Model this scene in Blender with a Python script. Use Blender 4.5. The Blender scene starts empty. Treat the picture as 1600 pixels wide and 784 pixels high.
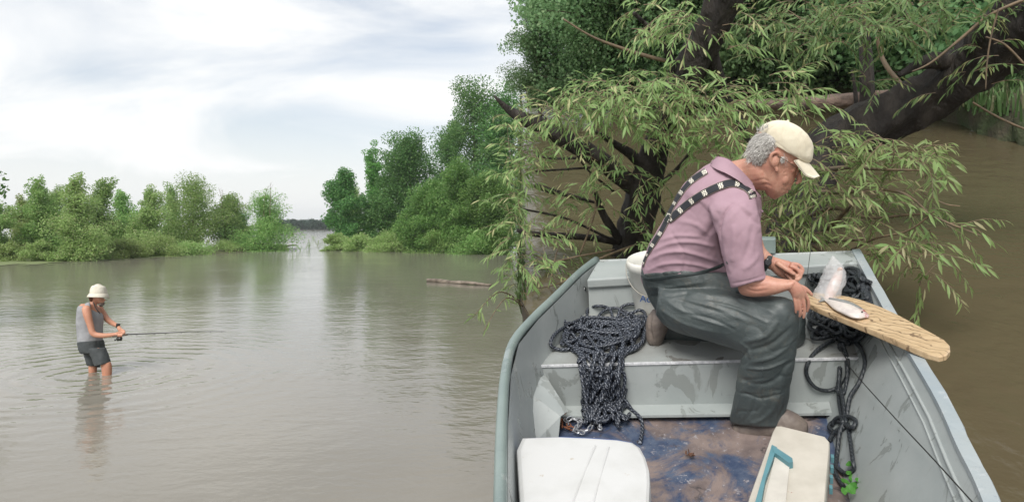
import bpy, bmesh, math, random
import numpy as np
from mathutils import Vector, Matrix, Quaternion, noise as mnoise

SC = bpy.context.scene
COL = SC.collection
R = math.radians

# ------------------------------------------------------------------ camera
CAMP = Vector((0.0, 0.0, 2.2))          # eye height above the lake
cam_d = bpy.data.cameras.new('camera')
cam = bpy.data.objects.new('camera', cam_d)
COL.objects.link(cam)
cam.location = CAMP
cam.rotation_euler = (R(90), 0, 0)
cam_d.sensor_width = 36.0
cam_d.lens = 24.075
cam_d.shift_y = -0.02625
cam_d.clip_start = 0.05
cam_d.clip_end = 3000
SC.camera = cam

# ------------------------------------------------------------------ sky and sun
SUN_EL, SUN_AZ = R(44), R(200)          # azimuth measured clockwise from +Y
SC.view_settings.view_transform = 'Standard'
SC.view_settings.look = 'None'
SC.view_settings.exposure = 0.40
SC.view_settings.gamma = 1.0
W = bpy.data.worlds.new('World'); SC.world = W; W.use_nodes = True
nt = W.node_tree; nt.nodes.clear()
def N(t, kind, **kw):
    n = t.nodes.new(kind)
    for k, v in kw.items():
        setattr(n, k, v)
    return n
def L(t, a, b): t.links.new(a, b)
wo = N(nt, 'ShaderNodeOutputWorld'); bg = N(nt, 'ShaderNodeBackground')
bg.inputs['Strength'].default_value = 0.1
sky = N(nt, 'ShaderNodeTexSky', sky_type='NISHITA', sun_disc=False)
sky.sun_elevation = SUN_EL; sky.sun_rotation = SUN_AZ; sky.air_density = 1.0; sky.dust_density = 1.5
tc = N(nt, 'ShaderNodeTexCoord')
sep = N(nt, 'ShaderNodeSeparateXYZ'); L(nt, tc.outputs['Generated'], sep.inputs[0])
def M(t, op, a, b=None, clamp=False):
    n = N(t, 'ShaderNodeMath', operation=op); n.use_clamp = clamp
    for i, v in enumerate((a, b)):
        if v is None: continue
        if isinstance(v, (int, float)): n.inputs[i].default_value = v
        else: L(t, v, n.inputs[i])
    return n.outputs[0]
zz = M(nt, 'ADD', M(nt, 'MAXIMUM', sep.outputs[2], 0.0), 0.42)
cx = M(nt, 'DIVIDE', sep.outputs[0], zz); cy = M(nt, 'DIVIDE', sep.outputs[1], zz)
cmb = N(nt, 'ShaderNodeCombineXYZ'); L(nt, cx, cmb.inputs[0]); L(nt, cy, cmb.inputs[1])
mp = N(nt, 'ShaderNodeMapping'); mp.inputs['Rotation'].default_value = (0, 0, R(32)); mp.inputs['Scale'].default_value = (1.2, 2.0, 1)
mp.inputs['Location'].default_value = (1.3, 0.6, 0)
L(nt, cmb.outputs[0], mp.inputs[0])
n1 = N(nt, 'ShaderNodeTexNoise'); n1.inputs['Scale'].default_value = 1.25; n1.inputs['Detail'].default_value = 7; n1.inputs['Roughness'].default_value = 0.55; n1.inputs['Distortion'].default_value = 0.7
L(nt, mp.outputs[0], n1.inputs['Vector'])
cr = N(nt, 'ShaderNodeValToRGB'); cr.color_ramp.elements[0].position = 0.36; cr.color_ramp.elements[0].color = (0.40, 0.40, 0.40, 1)
cr.color_ramp.elements[1].position = 0.62; cr.color_ramp.elements[1].color = (1, 1, 1, 1)
L(nt, n1.outputs[0], cr.inputs[0])
hz = M(nt, 'SUBTRACT', 1.0, M(nt, 'MULTIPLY', sep.outputs[2], 3.6), True)      # thick veil low over the horizon
fac = M(nt, 'MAXIMUM', cr.outputs[0], M(nt, 'MULTIPLY', hz, 1.0), True)
mx = N(nt, 'ShaderNodeMix', data_type='RGBA')
L(nt, fac, mx.inputs[0]); L(nt, sky.outputs[0], mx.inputs[6])
mx.inputs[7].default_value = (8.2, 8.25, 8.2, 1)
L(nt, mx.outputs[2], bg.inputs['Color']); L(nt, bg.outputs[0], wo.inputs['Surface'])

sun_d = bpy.data.lights.new('sun', 'SUN'); sun = bpy.data.objects.new('sun', sun_d); COL.objects.link(sun)
sun_d.energy = 2.6; sun_d.angle = R(28); sun_d.color = (1.0, 0.97, 0.92)
sdir = Vector((math.sin(SUN_AZ)*math.cos(SUN_EL), math.cos(SUN_AZ)*math.cos(SUN_EL), math.sin(SUN_EL)))
sun.rotation_euler = (-sdir).to_track_quat('-Z', 'Y').to_euler()

# ------------------------------------------------------------------ two frames of reference
# the lake is level; the river with the boat lies on its own ground, canted up away from the lake
F = 1070.0
PSI, TLT = R(21), R(15.6)
F0 = Vector((math.sin(PSI), math.cos(PSI), 0))
BU = Vector((math.cos(PSI), -math.sin(PSI), 0))
BV = F0*math.cos(TLT) + Vector((0, 0, 1))*math.sin(TLT)
BW = -F0*math.sin(TLT) + Vector((0, 0, 1))*math.cos(TLT)
def ray(x, y): return Vector(((x-800)/F, 1.0, (350-y)/F))
def PA(x, y, Y): return CAMP + ray(x, y)*Y                 # at distance Y over the lake
def LA(x, y, z=0.0):
    d = ray(x, y); return CAMP + d*((z-CAMP.z)/d.z)
def PB(x, y, v):
    d = ray(x, y); return CAMP + d*(v/d.dot(BV))
def LB(x, y, H):
    d = ray(x, y); return CAMP + d*(-H/d.dot(BW))
def UB(u, v, w): return CAMP + BU*u + BV*v + BW*w
def toB(p):
    q = Vector(p)-CAMP; return Vector((q.dot(BU), q.dot(BV), q.dot(BW)))
H_WATER, H_FLOOR, H_DECK, H_GUN = 1.72, 1.70, 1.45, 1.25

# ------------------------------------------------------------------ object helpers
def tag(o, label=None, cat=None, group=None, kind=None):
    if label: o['label'] = label
    if cat: o['category'] = cat
    if group: o['group'] = group
    if kind: o['kind'] = kind
    return o
def thing(name, loc, label, cat, group=None):
    o = bpy.data.objects.new(name, None); COL.objects.link(o)
    o.location = loc; o.empty_display_size = 0.1
    return tag(o, label, cat, group)
def origin_of(parent):
    v = Vector((0, 0, 0)); p = parent
    while p is not None:
        v += p.location; p = p.parent
    return v
def link(name, me, material=None, parent=None, smooth=False):
    o = bpy.data.objects.new(name, me); COL.objects.link(o)
    if material is not None: me.materials.append(material)
    if parent is not None: o.parent = parent
    if smooth: me.polygons.foreach_set('use_smooth', [True]*len(me.polygons))
    return o
class G:
    """collects faces in world coordinates and links them as one mesh object"""
    def __init__(s): s.v = []; s.f = []; s.uv = []; s.has_uv = False
    def add(s, vs, fs, uvs=None):
        b = len(s.v); s.v.extend([tuple(p) for p in vs]); s.f.extend([tuple(i+b for i in f) for f in fs])
        if uvs is not None: s.has_uv = True
        for k, f in enumerate(fs):
            s.uv.extend(uvs[k] if uvs is not None else [(0, 0)]*len(f))
        return s
    def mesh(s, name, org=Vector((0, 0, 0))):
        me = bpy.data.meshes.new(name)
        me.from_pydata([(p[0]-org[0], p[1]-org[1], p[2]-org[2]) for p in s.v], [], s.f)
        if s.has_uv:
            l = me.uv_layers.new(name='UVMap'); l.data.foreach_set('uv', np.array(s.uv, dtype=np.float32).ravel())
        me.validate(); me.update()
        return me
    def build(s, name, material, parent=None, smooth=False, loc=None):
        if parent is not None:
            org = origin_of(parent)
            return link(name, s.mesh(name, org), material, parent, smooth)
        org = Vector(loc) if loc is not None else Vector((0, 0, 0))
        o = link(name, s.mesh(name, org), material, None, smooth); o.location = org
        return o
    # ---- shapes
    def hexa(s, p):      # 8 corners: bottom 0-3 ccw, top 4-7
        return s.add(p, [(3, 2, 1, 0), (4, 5, 6, 7), (0, 1, 5, 4), (1, 2, 6, 5), (2, 3, 7, 6), (3, 0, 4, 7)])
    def box(s, c, ax, ay, az, sx, sy, sz):
        c = Vector(c); a, b, d = Vector(ax).normalized()*sx/2, Vector(ay).normalized()*sy/2, Vector(az).normalized()*sz/2
        return s.hexa([c-a-b-d, c+a-b-d, c+a+b-d, c-a+b-d, c-a-b+d, c+a-b+d, c+a+b+d, c-a+b+d])
    def tube(s, pts, rad, n=8, cap=True, jitter=0.0, rng=None, uvlen=False):
        pts = [Vector(p) for p in pts]; m = len(pts)
        if not hasattr(rad, '__len__'): rad = [rad]*m
        T = []
        for i in range(m):
            t = pts[min(i+1, m-1)]-pts[max(i-1, 0)]
            T.append(t.normalized() if t.length > 1e-9 else Vector((0, 0, 1)))
        a = T[0].orthogonal().normalized()
        vs = []; Ls = [0.0]
        for i in range(m):
            if i: Ls.append(Ls[-1]+(pts[i]-pts[i-1]).length)
            a = (a-T[i]*a.dot(T[i]))
            a = a.normalized() if a.length > 1e-6 else T[i].orthogonal().normalized()
            b = T[i].cross(a)
            for k in range(n):
                th = 2*math.pi*k/n
                r = rad[i]
                if jitter: r *= 1+(rng or random).uniform(-jitter, jitter)
                vs.append(pts[i]+a*(r*math.cos(th))+b*(r*math.sin(th)))
        fs = []; uvs = []
        for i in range(m-1):
            for k in range(n):
                k2 = (k+1) % n
                fs.append((i*n+k, i*n+k2, (i+1)*n+k2, (i+1)*n+k))
                uvs.append([(Ls[i], k/n), (Ls[i], (k+1)/n), (Ls[i+1], (k+1)/n), (Ls[i+1], k/n)])
        if cap:
            fs.append(tuple(range(n-1, -1, -1))); uvs.append([(0, 0)]*n)
            fs.append(tuple((m-1)*n+k for k in range(n))); uvs.append([(0, 0)]*n)
        return s.add(vs, fs, uvs if uvlen else None)
    def lathe(s, prof, c, ax, n=24, close=True):   # prof: (radius, height)
        c = Vector(c); ax = Vector(ax).normalized(); a = ax.orthogonal().normalized(); b = ax.cross(a)
        vs = []
        for r, h in prof:
            for k in range(n):
                th = 2*math.pi*k/n; vs.append(c+ax*h+a*r*math.cos(th)+b*r*math.sin(th))
        fs = [(i*n+k, i*n+(k+1) % n, (i+1)*n+(k+1) % n, (i+1)*n+k) for i in range(len(prof)-1) for k in range(n)]
        if close:
            fs.append(tuple(range(n-1, -1, -1))); fs.append(tuple((len(prof)-1)*n+k for k in range(n)))
        return s.add(vs, fs)
    def ball(s, c, rx, ry=None, rz=None, M3=None, n=12, m=8):
        ry = ry or rx; rz = rz or rx; c = Vector(c); vs = []
        for i in range(1, m):
            ph = math.pi*i/m
            for k in range(n):
                th = 2*math.pi*k/n
                p = Vector((rx*math.sin(ph)*math.cos(th), ry*math.sin(ph)*math.sin(th), rz*math.cos(ph)))
                if M3: p = M3 @ p
                vs.append(c+p)
        t, b = Vector((0, 0, rz)), Vector((0, 0, -rz))
        if M3: t, b = M3 @ t, M3 @ b
        vs += [c+t, c+b]; q = (m-1)*n
        fs = [(i*n+k, (i+1)*n+k, (i+1)*n+(k+1) % n, i*n+(k+1) % n) for i in range(m-2) for k in range(n)]
        fs += [(q, k, (k+1) % n) for k in range(n)] + [(q+1, (m-2)*n+(k+1) % n, (m-2)*n+k) for k in range(n)]
        return s.add(vs, fs)
def crom(P, seg=6, closed=False):
    P = [Vector(p) for p in P]; out = []; n = len(P)
    rng_ = range(n if closed else n-1)
    for i in rng_:
        if closed: p0, p1, p2, p3 = P[(i-1) % n], P[i], P[(i+1) % n], P[(i+2) % n]
        else: p0, p1, p2, p3 = P[max(i-1, 0)], P[i], P[i+1], P[min(i+2, n-1)]
        for k in range(seg):
            t = k/seg
            out.append(0.5*((2*p1)+(p2-p0)*t+(2*p0-5*p1+4*p2-p3)*t*t+(3*p1-p0-3*p2+p3)*t**3))
    if not closed: out.append(P[-1].copy())
    return out

# ------------------------------------------------------------------ materials
def new_mat(name):
    m = bpy.data.materials.new(name); m.use_nodes = True; t = m.node_tree
    return m, t, t.nodes['Principled BSDF']
def mixc(t, f, a, b):
    n = N(t, 'ShaderNodeMix', data_type='RGBA')
    if isinstance(f, (int, float)): n.inputs[0].default_value = f
    else: L(t, f, n.inputs[0])
    for i, v in ((6, a), (7, b)):
        if isinstance(v, tuple): n.inputs[i].default_value = (v[0], v[1], v[2], 1)
        else: L(t, v, n.inputs[i])
    return n.outputs[2]
def tex(t, scale, detail=4, rough=0.55, stretch=None, coord='Object', dist=0.0, kind='noise', rot=None):
    c = N(t, 'ShaderNodeTexCoord'); v = c.outputs[coord]
    if stretch or rot:
        mp = N(t, 'ShaderNodeMapping')
        if stretch: mp.inputs['Scale'].default_value = stretch
        if rot: mp.inputs['Rotation'].default_value = rot
        L(t, v, mp.inputs[0]); v = mp.outputs[0]
    if kind == 'noise':
        n = N(t, 'ShaderNodeTexNoise'); n.inputs['Detail'].default_value = detail; n.inputs['Roughness'].default_value = rough; n.inputs['Distortion'].default_value = dist
    else:
        n = N(t, 'ShaderNodeTexVoronoi')
    n.inputs['Scale'].default_value = scale
    L(t, v, n.inputs['Vector'])
    return n.outputs[0]
def ramp(t, f, a, b):
    n = N(t, 'ShaderNodeMapRange'); L(t, f, n.inputs[0]); n.inputs[1].default_value = a; n.inputs[2].default_value = b
    return n.outputs[0]
def bump(t, b, h, strength=0.3, dist=0.01):
    n = N(t, 'ShaderNodeBump'); n.inputs['Strength'].default_value = strength; n.inputs['Distance'].default_value = dist
    L(t, h, n.inputs['Height']); L(t, n.outputs[0], b.inputs['Normal']); return n
def simple(name, c1, c2=None, rough=0.6, scale=20, bscale=None, bstr=0.3, bdist=0.005, metal=0.0, lo=0.35, hi=0.65, stretch=None, spec=None, sss=0, detail=5):
    m, t, b = new_mat(name)
    if c2 is None: c2 = tuple(x*0.75 for x in c1)
    L(t, mixc(t, ramp(t, tex(t, scale, detail=detail, stretch=stretch), lo, hi), c1, c2), b.inputs['Base Color'])
    b.inputs['Roughness'].default_value = rough; b.inputs['Metallic'].default_value = metal
    if spec is not None: b.inputs['Specular IOR Level'].default_value = spec
    if bscale: bump(t, b, tex(t, bscale, detail=4, stretch=stretch), bstr, bdist)
    if sss:
        b.inputs['Subsurface Weight'].default_value = sss; b.inputs['Subsurface Radius'].default_value = (0.02, 0.008, 0.005); b.inputs['Subsurface Scale'].default_value = 0.5
    return m
def leaf_mat(name, c1, c2, c3=None, trans=0.35, rough=0.5):
    m, t, b = new_mat(name); out = t.nodes['Material Output']
    g = N(t, 'ShaderNodeNewGeometry'); oi = N(t, 'ShaderNodeObjectInfo')
    rpi = g.outputs['Random Per Island']
    col = mixc(t, rpi, c1, c2)
    if c3: col = mixc(t, M(t, 'GREATER_THAN', M(t, 'FRACT', M(t, 'MULTIPLY', rpi, 37.3)), 0.86), col, c3)
    hsv = N(t, 'ShaderNodeHueSaturation')
    L(t, M(t, 'ADD', M(t, 'MULTIPLY', oi.outputs['Random'], 0.35), 0.84), hsv.inputs['Value'])
    L(t, M(t, 'ADD', M(t, 'MULTIPLY', oi.outputs['Random'], 0.03), 0.485), hsv.inputs['Hue'])
    L(t, col, hsv.inputs['Color']); col = hsv.outputs[0]
    L(t, col, b.inputs['Base Color']); b.inputs['Roughness'].default_value = rough
    b.inputs['Specular IOR Level'].default_value = 0.3
    tr = N(t, 'ShaderNodeBsdfTranslucent'); L(t, col, tr.inputs[0])
    ms = N(t, 'ShaderNodeMixShader'); ms.inputs[0].default_value = trans
    L(t, b.outputs[0], ms.inputs[1]); L(t, tr.outputs[0], ms.inputs[2]); L(t, ms.outputs[0], out.inputs[0])
    return m
# ================================================================== THE LAKE
def water_mat(name, c1, c2, bumps, rough=0.06, ring=None, spec=0.5):
    m, t, b = new_mat(name)
    g = N(t, 'ShaderNodeNewGeometry')
    def nz(scale, st, rot=0, det=3, dist=0.0):
        mp = N(t, 'ShaderNodeMapping'); mp.inputs['Scale'].default_value = (st[0], st[1], 1); mp.inputs['Rotation'].default_value = (0, 0, R(rot))
        L(t, g.outputs['Position'], mp.inputs[0])
        n = N(t, 'ShaderNodeTexNoise'); n.inputs['Scale'].default_value = scale; n.inputs['Detail'].default_value = det; n.inputs['Distortion'].default_value = dist
        L(t, mp.outputs[0], n.inputs['Vector']); return n.outputs[0]
    L(t, mixc(t, ramp(t, nz(0.35, (1, 1)), 0.35, 0.65), c1, c2), b.inputs['Base Color'])
    b.inputs['Roughness'].default_value = rough; b.inputs['IOR'].default_value = 1.333; b.inputs['Specular IOR Level'].default_value = spec
    prev = None
    # wind lanes: calm and ruffled patches
    patch = ramp(t, nz(0.12, (0.6, 1.6), 10, 3, 0.6), 0.38, 0.62)
    for (sc, st, rot, dist, amp) in bumps:
        h = nz(sc, st, rot, 3, 0.3)
        bn = N(t, 'ShaderNodeBump'); bn.inputs['Distance'].default_value = dist
        L(t, M(t, 'MULTIPLY', M(t, 'ADD', M(t, 'MULTIPLY', patch, 0.55), 0.45), amp), bn.inputs['Strength'])
        L(t, h, bn.inputs['Height'])
        if prev: L(t, prev, bn.inputs['Normal'])
        prev = bn.outputs[0]
    if ring:
        c, amp, wl, rad = ring
        sb = N(t, 'ShaderNodeVectorMath', operation='SUBTRACT'); L(t, g.outputs['Position'], sb.inputs[0]); sb.inputs[1].default_value = c
        ln = N(t, 'ShaderNodeVectorMath', operation='LENGTH'); L(t, sb.outputs[0], ln.inputs[0]); d = ln.outputs['Value']
        dd = M(t, 'ADD', d, M(t, 'MULTIPLY', nz(0.9, (1, 1)), 0.6))
        s = M(t, 'SINE', M(t, 'MULTIPLY', dd, 2*math.pi/wl))
        f = M(t, 'SUBTRACT', 1.0, M(t, 'DIVIDE', d, rad), True)
        bn = N(t, 'ShaderNodeBump'); bn.inputs['Distance'].default_value = amp
        L(t, M(t, 'MULTIPLY', f, 1.0), bn.inputs['Strength']); L(t, s, bn.inputs['Height']); L(t, prev, bn.inputs['Normal']); prev = bn.outputs[0]
    L(t, prev, b.inputs['Normal'])
    return m
MANA = LA(153, 583)
m_lake = water_mat('lake water', (0.222, 0.203, 0.165), (0.246, 0.226, 0.186),
    [(1.1, (0.5, 1.0), 24, 0.08, 0.22), (3.6, (0.6, 1.0), -22, 0.032, 0.42), (11.0, (0.7, 1.0), 35, 0.012, 0.5)],
    rough=0.07, ring=((MANA.x, MANA.y, 0), 0.0042, 0.36, 4.2))
g = G(); g.add([(-900, -60, 0), (900, -60, 0), (900, 1500, 0), (-900, 1500, 0)], [(0, 1, 2, 3)])
tag(g.build('lake_water', m_lake), kind='structure')
m_bed = simple('lake bed mud', (0.10, 0.08, 0.05), rough=0.9, scale=3)
g = G(); g.add([(-900, -60, -1.2), (900, -60, -1.2), (900, 1500, -1.2), (-900, 1500, -1.2)], [(0, 1, 2, 3)])
tag(g.build('lake_bed', m_bed), kind='structure')

m_bark = simple('grey bark', (0.12, 0.095, 0.07), (0.05, 0.04, 0.03), rough=0.9, scale=14, bscale=25, bstr=0.6, bdist=0.02, stretch=(1, 1, 0.25))
m_shore = simple('muddy shore', (0.10, 0.10, 0.045), (0.05, 0.07, 0.02), rough=0.95, scale=1.5, bscale=6, bstr=0.8, bdist=0.1)
M_LF = {
 'light': leaf_mat('light willow leaves', (0.27, 0.40, 0.13), (0.38, 0.52, 0.19), (0.42, 0.46, 0.23), trans=0.5),
 'mid':   leaf_mat('mid green leaves', (0.21, 0.36, 0.11), (0.31, 0.48, 0.15), (0.36, 0.46, 0.18), trans=0.5),
 'dark':  leaf_mat('deep green leaves', (0.085, 0.20, 0.06), (0.15, 0.29, 0.085), (0.20, 0.33, 0.11), trans=0.45),
 'fresh': leaf_mat('fresh green leaves', (0.12, 0.27, 0.07), (0.20, 0.38, 0.10), (0.27, 0.42, 0.14), trans=0.5),
 'far':   leaf_mat('far woods leaves', (0.035, 0.070, 0.045), (0.055, 0.10, 0.06)),
}
def shore_ground(name, pts, y2, hmax, seed):
    """a low bank whose front edge follows pts (x, Y at water) and runs back by y2"""
    rng = random.Random(seed); g = G(); vs = []; rows = 9; n = len(pts)
    for j in range(rows):
        t = j/(rows-1)
        for i, (x, y) in enumerate(pts):
            z = -0.5 + (hmax+0.5)*(1-(1-t)**2.2) + rng.uniform(-0.05, 0.05)
            vs.append((x+rng.uniform(-.4, .4), y+t*y2+rng.uniform(-.4, .4), z))
    fs = [(j*n+i, j*n+i+1, (j+1)*n+i+1, (j+1)*n+i) for j in range(rows-1) for i in range(n-1)]
    g.add(vs, fs); return tag(g.build(name, m_shore, smooth=True), kind='structure')

def tree_meshes(seed, h, w, style, nleaf, leaf, low=0.04):
    """returns (trunk mesh, crown mesh) for a tree of height h, crown half width w"""
    rng = random.Random(seed); rs = np.random.RandomState(seed)
    tr = G(); lean = (rng.uniform(-.06, .06)*h, rng.uniform(-.06, .06)*h)
    path = [Vector((lean[0]*t*t+0.015*h*math.sin(5*t+seed), lean[1]*t*t, -0.8+(h*0.93+0.8)*t)) for t in [i/9 for i in range(10)]]
    r0 = 0.016*h+0.03
    tr.tube(path, [r0*(1-0.93*i/9)+0.006 for i in range(10)], n=7)
    clumps = []
    nl = 26 if style != 'bush' else 16
    for i in range(nl):
        t = low + (0.97-low)*((i+rng.random())/nl)
        if style == 'cone': prof = (1-t)**0.75*1.05*(0.75+0.25*math.sin(t*20+seed))+0.10
        elif style == 'round': prof = math.sin(math.pi*min(1, (t*0.86+0.16)))**0.7
        elif style == 'column': prof = 0.75*(1-t**3)**0.8+0.10
        else: prof = math.sqrt(max(0, 1-t*t))*1.0+0.1
        a = rng.uniform(0, 2*math.pi); rr = w*prof*rng.uniform(0.55, 1.12)
        base = path[min(9, int(t*9))].copy(); base.z = t*h*0.9
        tip = Vector((base.x+math.cos(a)*rr, base.y+math.sin(a)*rr, t*h + (rng.uniform(0.02, 0.16)*h if style != 'bush' else 0)))
        mid = (base+tip)/2+Vector((0, 0, 0.03*h))
        tr.tube([base, mid, tip], [0.3*r0*(1-t)+0.008, 0.2*r0*(1-t)+0.006, 0.004], n=4, cap=False)
        k = 5
        for j in range(k):
            q = (j+0.6)/k; p = base.lerp(tip, q)+Vector((rng.gauss(0, 0.05*w), rng.gauss(0, 0.05*w), rng.gauss(0, 0.02*h)))
            clumps.append((p, (0.22+0.20*rng.random())*w*(0.75+0.25*(1-q))*(1.2-0.75*t if style == 'cone' else 1)))
    top = path[-1]; clumps += [(top+Vector((0, 0, 0.022*h*j-0.06*h)), 0.05*w+0.028*w*(4-j)) for j in range(5)]
    n = len(clumps); idx = rs.randint(0, n, nleaf)
    wts = np.array([c[1]**1.6 for c in clumps]); idx = rs.choice(n, nleaf, p=wts/wts.sum())
    C = np.array([[c[0].x, c[0].y, c[0].z] for c in clumps])[idx]; S = np.array([c[1] for c in clumps])[idx]
    d = rs.normal(size=(nleaf, 3)); d /= np.linalg.norm(d, axis=1)[:, None]
    P = C + d*(S*rs.uniform(0.15, 1.0, nleaf)**0.5)[:, None]*np.array([1, 1, 0.8])
    P[:, 2] = np.maximum(P[:, 2], 0.03)
    a = rs.normal(size=(nleaf, 3)); a[:, 2] = a[:, 2]*0.8-0.5; a /= np.linalg.norm(a, axis=1)[:, None]
    b = rs.normal(size=(nleaf, 3)); b -= (b*a).sum(1)[:, None]*a; b /= np.linalg.norm(b, axis=1)[:, None]
    ln = leaf*rs.uniform(0.6, 1.4, nleaf); a *= ln[:, None]; b *= (ln*0.36)[:, None]
    V = np.empty((nleaf, 4, 3)); V[:, 0] = P-a*0.5; V[:, 1] = P+b; V[:, 2] = P+a*0.5; V[:, 3] = P-b
    V = V.reshape(-1, 3)
    me = bpy.data.meshes.new('crown'); me.vertices.add(len(V)); me.vertices.foreach_set('co', V.ravel().astype(np.float32))
    me.loops.add(nleaf*4); me.loops.foreach_set('vertex_index', np.arange(nleaf*4, dtype=np.int32))
    me.polygons.add(nleaf); me.polygons.foreach_set('loop_start', np.arange(0, nleaf*4, 4, dtype=np.int32)); me.polygons.foreach_set('loop_total', np.full(nleaf, 4, dtype=np.int32))
    me.update(); me.validate()
    tm = tr.mesh('trunk'); tm.materials.append(m_bark)
    return tm, me
_bank = {}
def tree(name, x, Y, ytop, halfpx, style, tone, seed, label, group, cat='tree', nleaf=5200, leaf=0.20, twist=None, low=0.04, snag=0, key=None):
    base = LA(x, 350+CAMP.z*F/Y); s = Y/F
    h = (350-ytop)*s+CAMP.z; w = halfpx*s*(1.75 if style == 'cone' else 1.35); nleaf = int(nleaf*3.4); leaf *= 0.64
    t = thing(name, (base.x, Y, 0), label, cat, group)
    tm, cm = tree_meshes(seed, h, w, style, nleaf, leaf, low)
    cm.materials.append(M_LF[tone])
    o = link('trunk' if style != 'bush' else 'stems', tm, None, t)
    c = link('crown' if style != 'bush' else 'foliage', cm, None, t)
    if snag:
        g = G(); rng = random.Random(seed+5)
        for k in range(snag):
            x0 = rng.uniform(-.25, .25)*w
            p = [Vector((base.x+x0, Y-0.2*w, h*0.6)), Vector((base.x+x0*1.1+rng.uniform(-.1, .1), Y-0.2*w, h*0.95)), Vector((base.x+x0*1.4+rng.uniform(-.3, .3), Y-.2*w, h*(1.12+0.08*rng.random())))]
            g.tube(p, [0.035, 0.02, 0.008], n=4)
            for q in (0.3, 0.55, 0.8):
                a = p[1].lerp(p[2], q); g.tube([a, a+Vector((rng.uniform(-.35, .35), 0, rng.uniform(.15, .4)))], [0.01, 0.004], n=3)
        g.build('bare_branch', m_dead, t)
    return t
m_dead = simple('dead wood', (0.27, 0.22, 0.17), (0.14, 0.11, 0.08), rough=0.9, scale=9, bscale=20, bstr=0.5, stretch=(0.3, 1, 1))

# left bank
shore_ground('far_bank', [(-75, 40), (-45, 39), (-30, 40), (-26, 42), (-23, 47), (-21, 52), (-20, 55.5), (-21, 59)], 7, 0.25, 1)
LG = 'trees in the flooded grove on the left bank'
left = [  # x, Y, ytop, halfpx, style, tone, words
 (-14, 42, 318, 30, 'round', 'light', 'pale feathery tree cut by the left edge of the lake view'),
 (38, 46, 312, 30, 'cone', 'light', 'low pale willow leftmost on the lake bank'),
 (64, 44, 285, 30, 'cone', 'mid', 'twin-tipped willow second from the left on the lake bank'),
 (86, 52, 298, 28, 'round', 'mid', 'dim willow set back behind the twin-tipped one'),
 (118, 41, 276, 36, 'cone', 'light', 'tall pale willow standing in water just above the white-hatted angler'),
 (160, 48, 280, 31, 'cone', 'mid', 'pointed willow right of the tallest pale one'),
 (192, 52, 298, 27, 'cone', 'mid', 'mid green willow left of the reddish slim tree'),
 (231, 49, 295, 31, 'cone', 'light', 'slim olive willow with bare stem showing at mid bank'),
 (272, 56, 292, 28, 'cone', 'mid', 'set-back willow at the left shoulder of the widest tree'),
 (300, 54, 284, 44, 'round', 'mid', 'widest round-headed willow at the middle of the left grove'),
 (352, 58, 308, 33, 'round', 'mid', 'low willow with bare dead twigs between the wide tree and the last one'),
 (378, 62, 335, 20, 'round', 'dark', 'small dark willow set back near the end of the grove'),
 (412, 56, 303, 40, 'cone', 'mid', 'last willow of the left grove, beside the open channel'),
]
for i, (x, Y, yt, hp, st, tn, lb) in enumerate(left):
    tree('willow_tree', x, Y, yt, hp, st, tn, 10+i, lb, LG, nleaf=5600 if hp > 28 else 4200, leaf=0.17, snag=(2 if i in (10, 12) else 0))
bush = [(15, 41, 372, 26, 'a'), (58, 40.5, 368, 24, 'b'), (150, 43, 376, 26, 'c'), (196, 44, 366, 28, 'd'), (250, 47, 362, 34, 'e'), (292, 49, 374, 40, 'f'), (345, 54, 372, 34, 'g'), (395, 57, 376, 32, 'h'), (432, 60, 378, 22, 'i'), (112, 41, 372, 24, 'j')]
BL = {'a': 'low pale shrub at the far left waterline', 'b': 'pale shrub under the twin-tipped willow', 'c': 'small shrub under the pointed willow', 'd': 'shrub in front of the mid green willow left of centre',
      'e': 'olive shrub under the slim willow', 'f': 'broad pale shrub in the water under the widest willow', 'g': 'shrub growing in the water below the dead twigs', 'h': 'pale shrub at the foot of the last willow', 'i': 'smallest shrub, at the mouth of the channel', 'j': 'shrub hiding the foot of the tallest pale willow'}
for i, (x, Y, yt, hp, k) in enumerate(bush):
    tree('shrub', x, Y, yt+9, hp*.9, 'bush', 'light', 60+i, BL[k], 'shrubs along the left waterline', cat='shrub', nleaf=2600, leaf=0.13, low=0.0)
# duckweed scum along the left shore
m_scum = simple('duckweed', (0.20, 0.24, 0.10), (0.13, 0.16, 0.06), rough=0.8, scale=5, bscale=30, bstr=0.4)
g = G(); rng = random.Random(4); up = []; dn = []
for i in range(30):
    t = i/29; x = -20+ t*330
    ytop = 399-6*t; ybot = 416-19*t+rng.uniform(-1.2, 1.2)
    a = LA(x, ytop, 0.012); b = LA(x, max(ybot, ytop+0.8), 0.012); up.append(a); dn.append(b)
g.add(up+dn, [(i, i+30, i+31, i+1) for i in range(29)])
tag(g.build('duckweed', m_scum), kind='stuff')
g = G(); rng = random.Random(41)
for k in range(60):
    x = rng.uniform(30, 300); y = 414-19*(x+20)/330+rng.uniform(0, 5); c = LA(x, y, 0.014); r = rng.uniform(0.06, 0.22)
    vs = [c+Vector((r*2*math.cos(a)*rng.uniform(.6, 1.3), r*math.sin(a)*rng.uniform(.6, 1.3), 0)) for a in [j*math.pi/4 for j in range(8)]]
    g.add(vs, [tuple(range(8))])
tag(g.build('duckweed_flecks', m_scum), kind='stuff')

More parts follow.
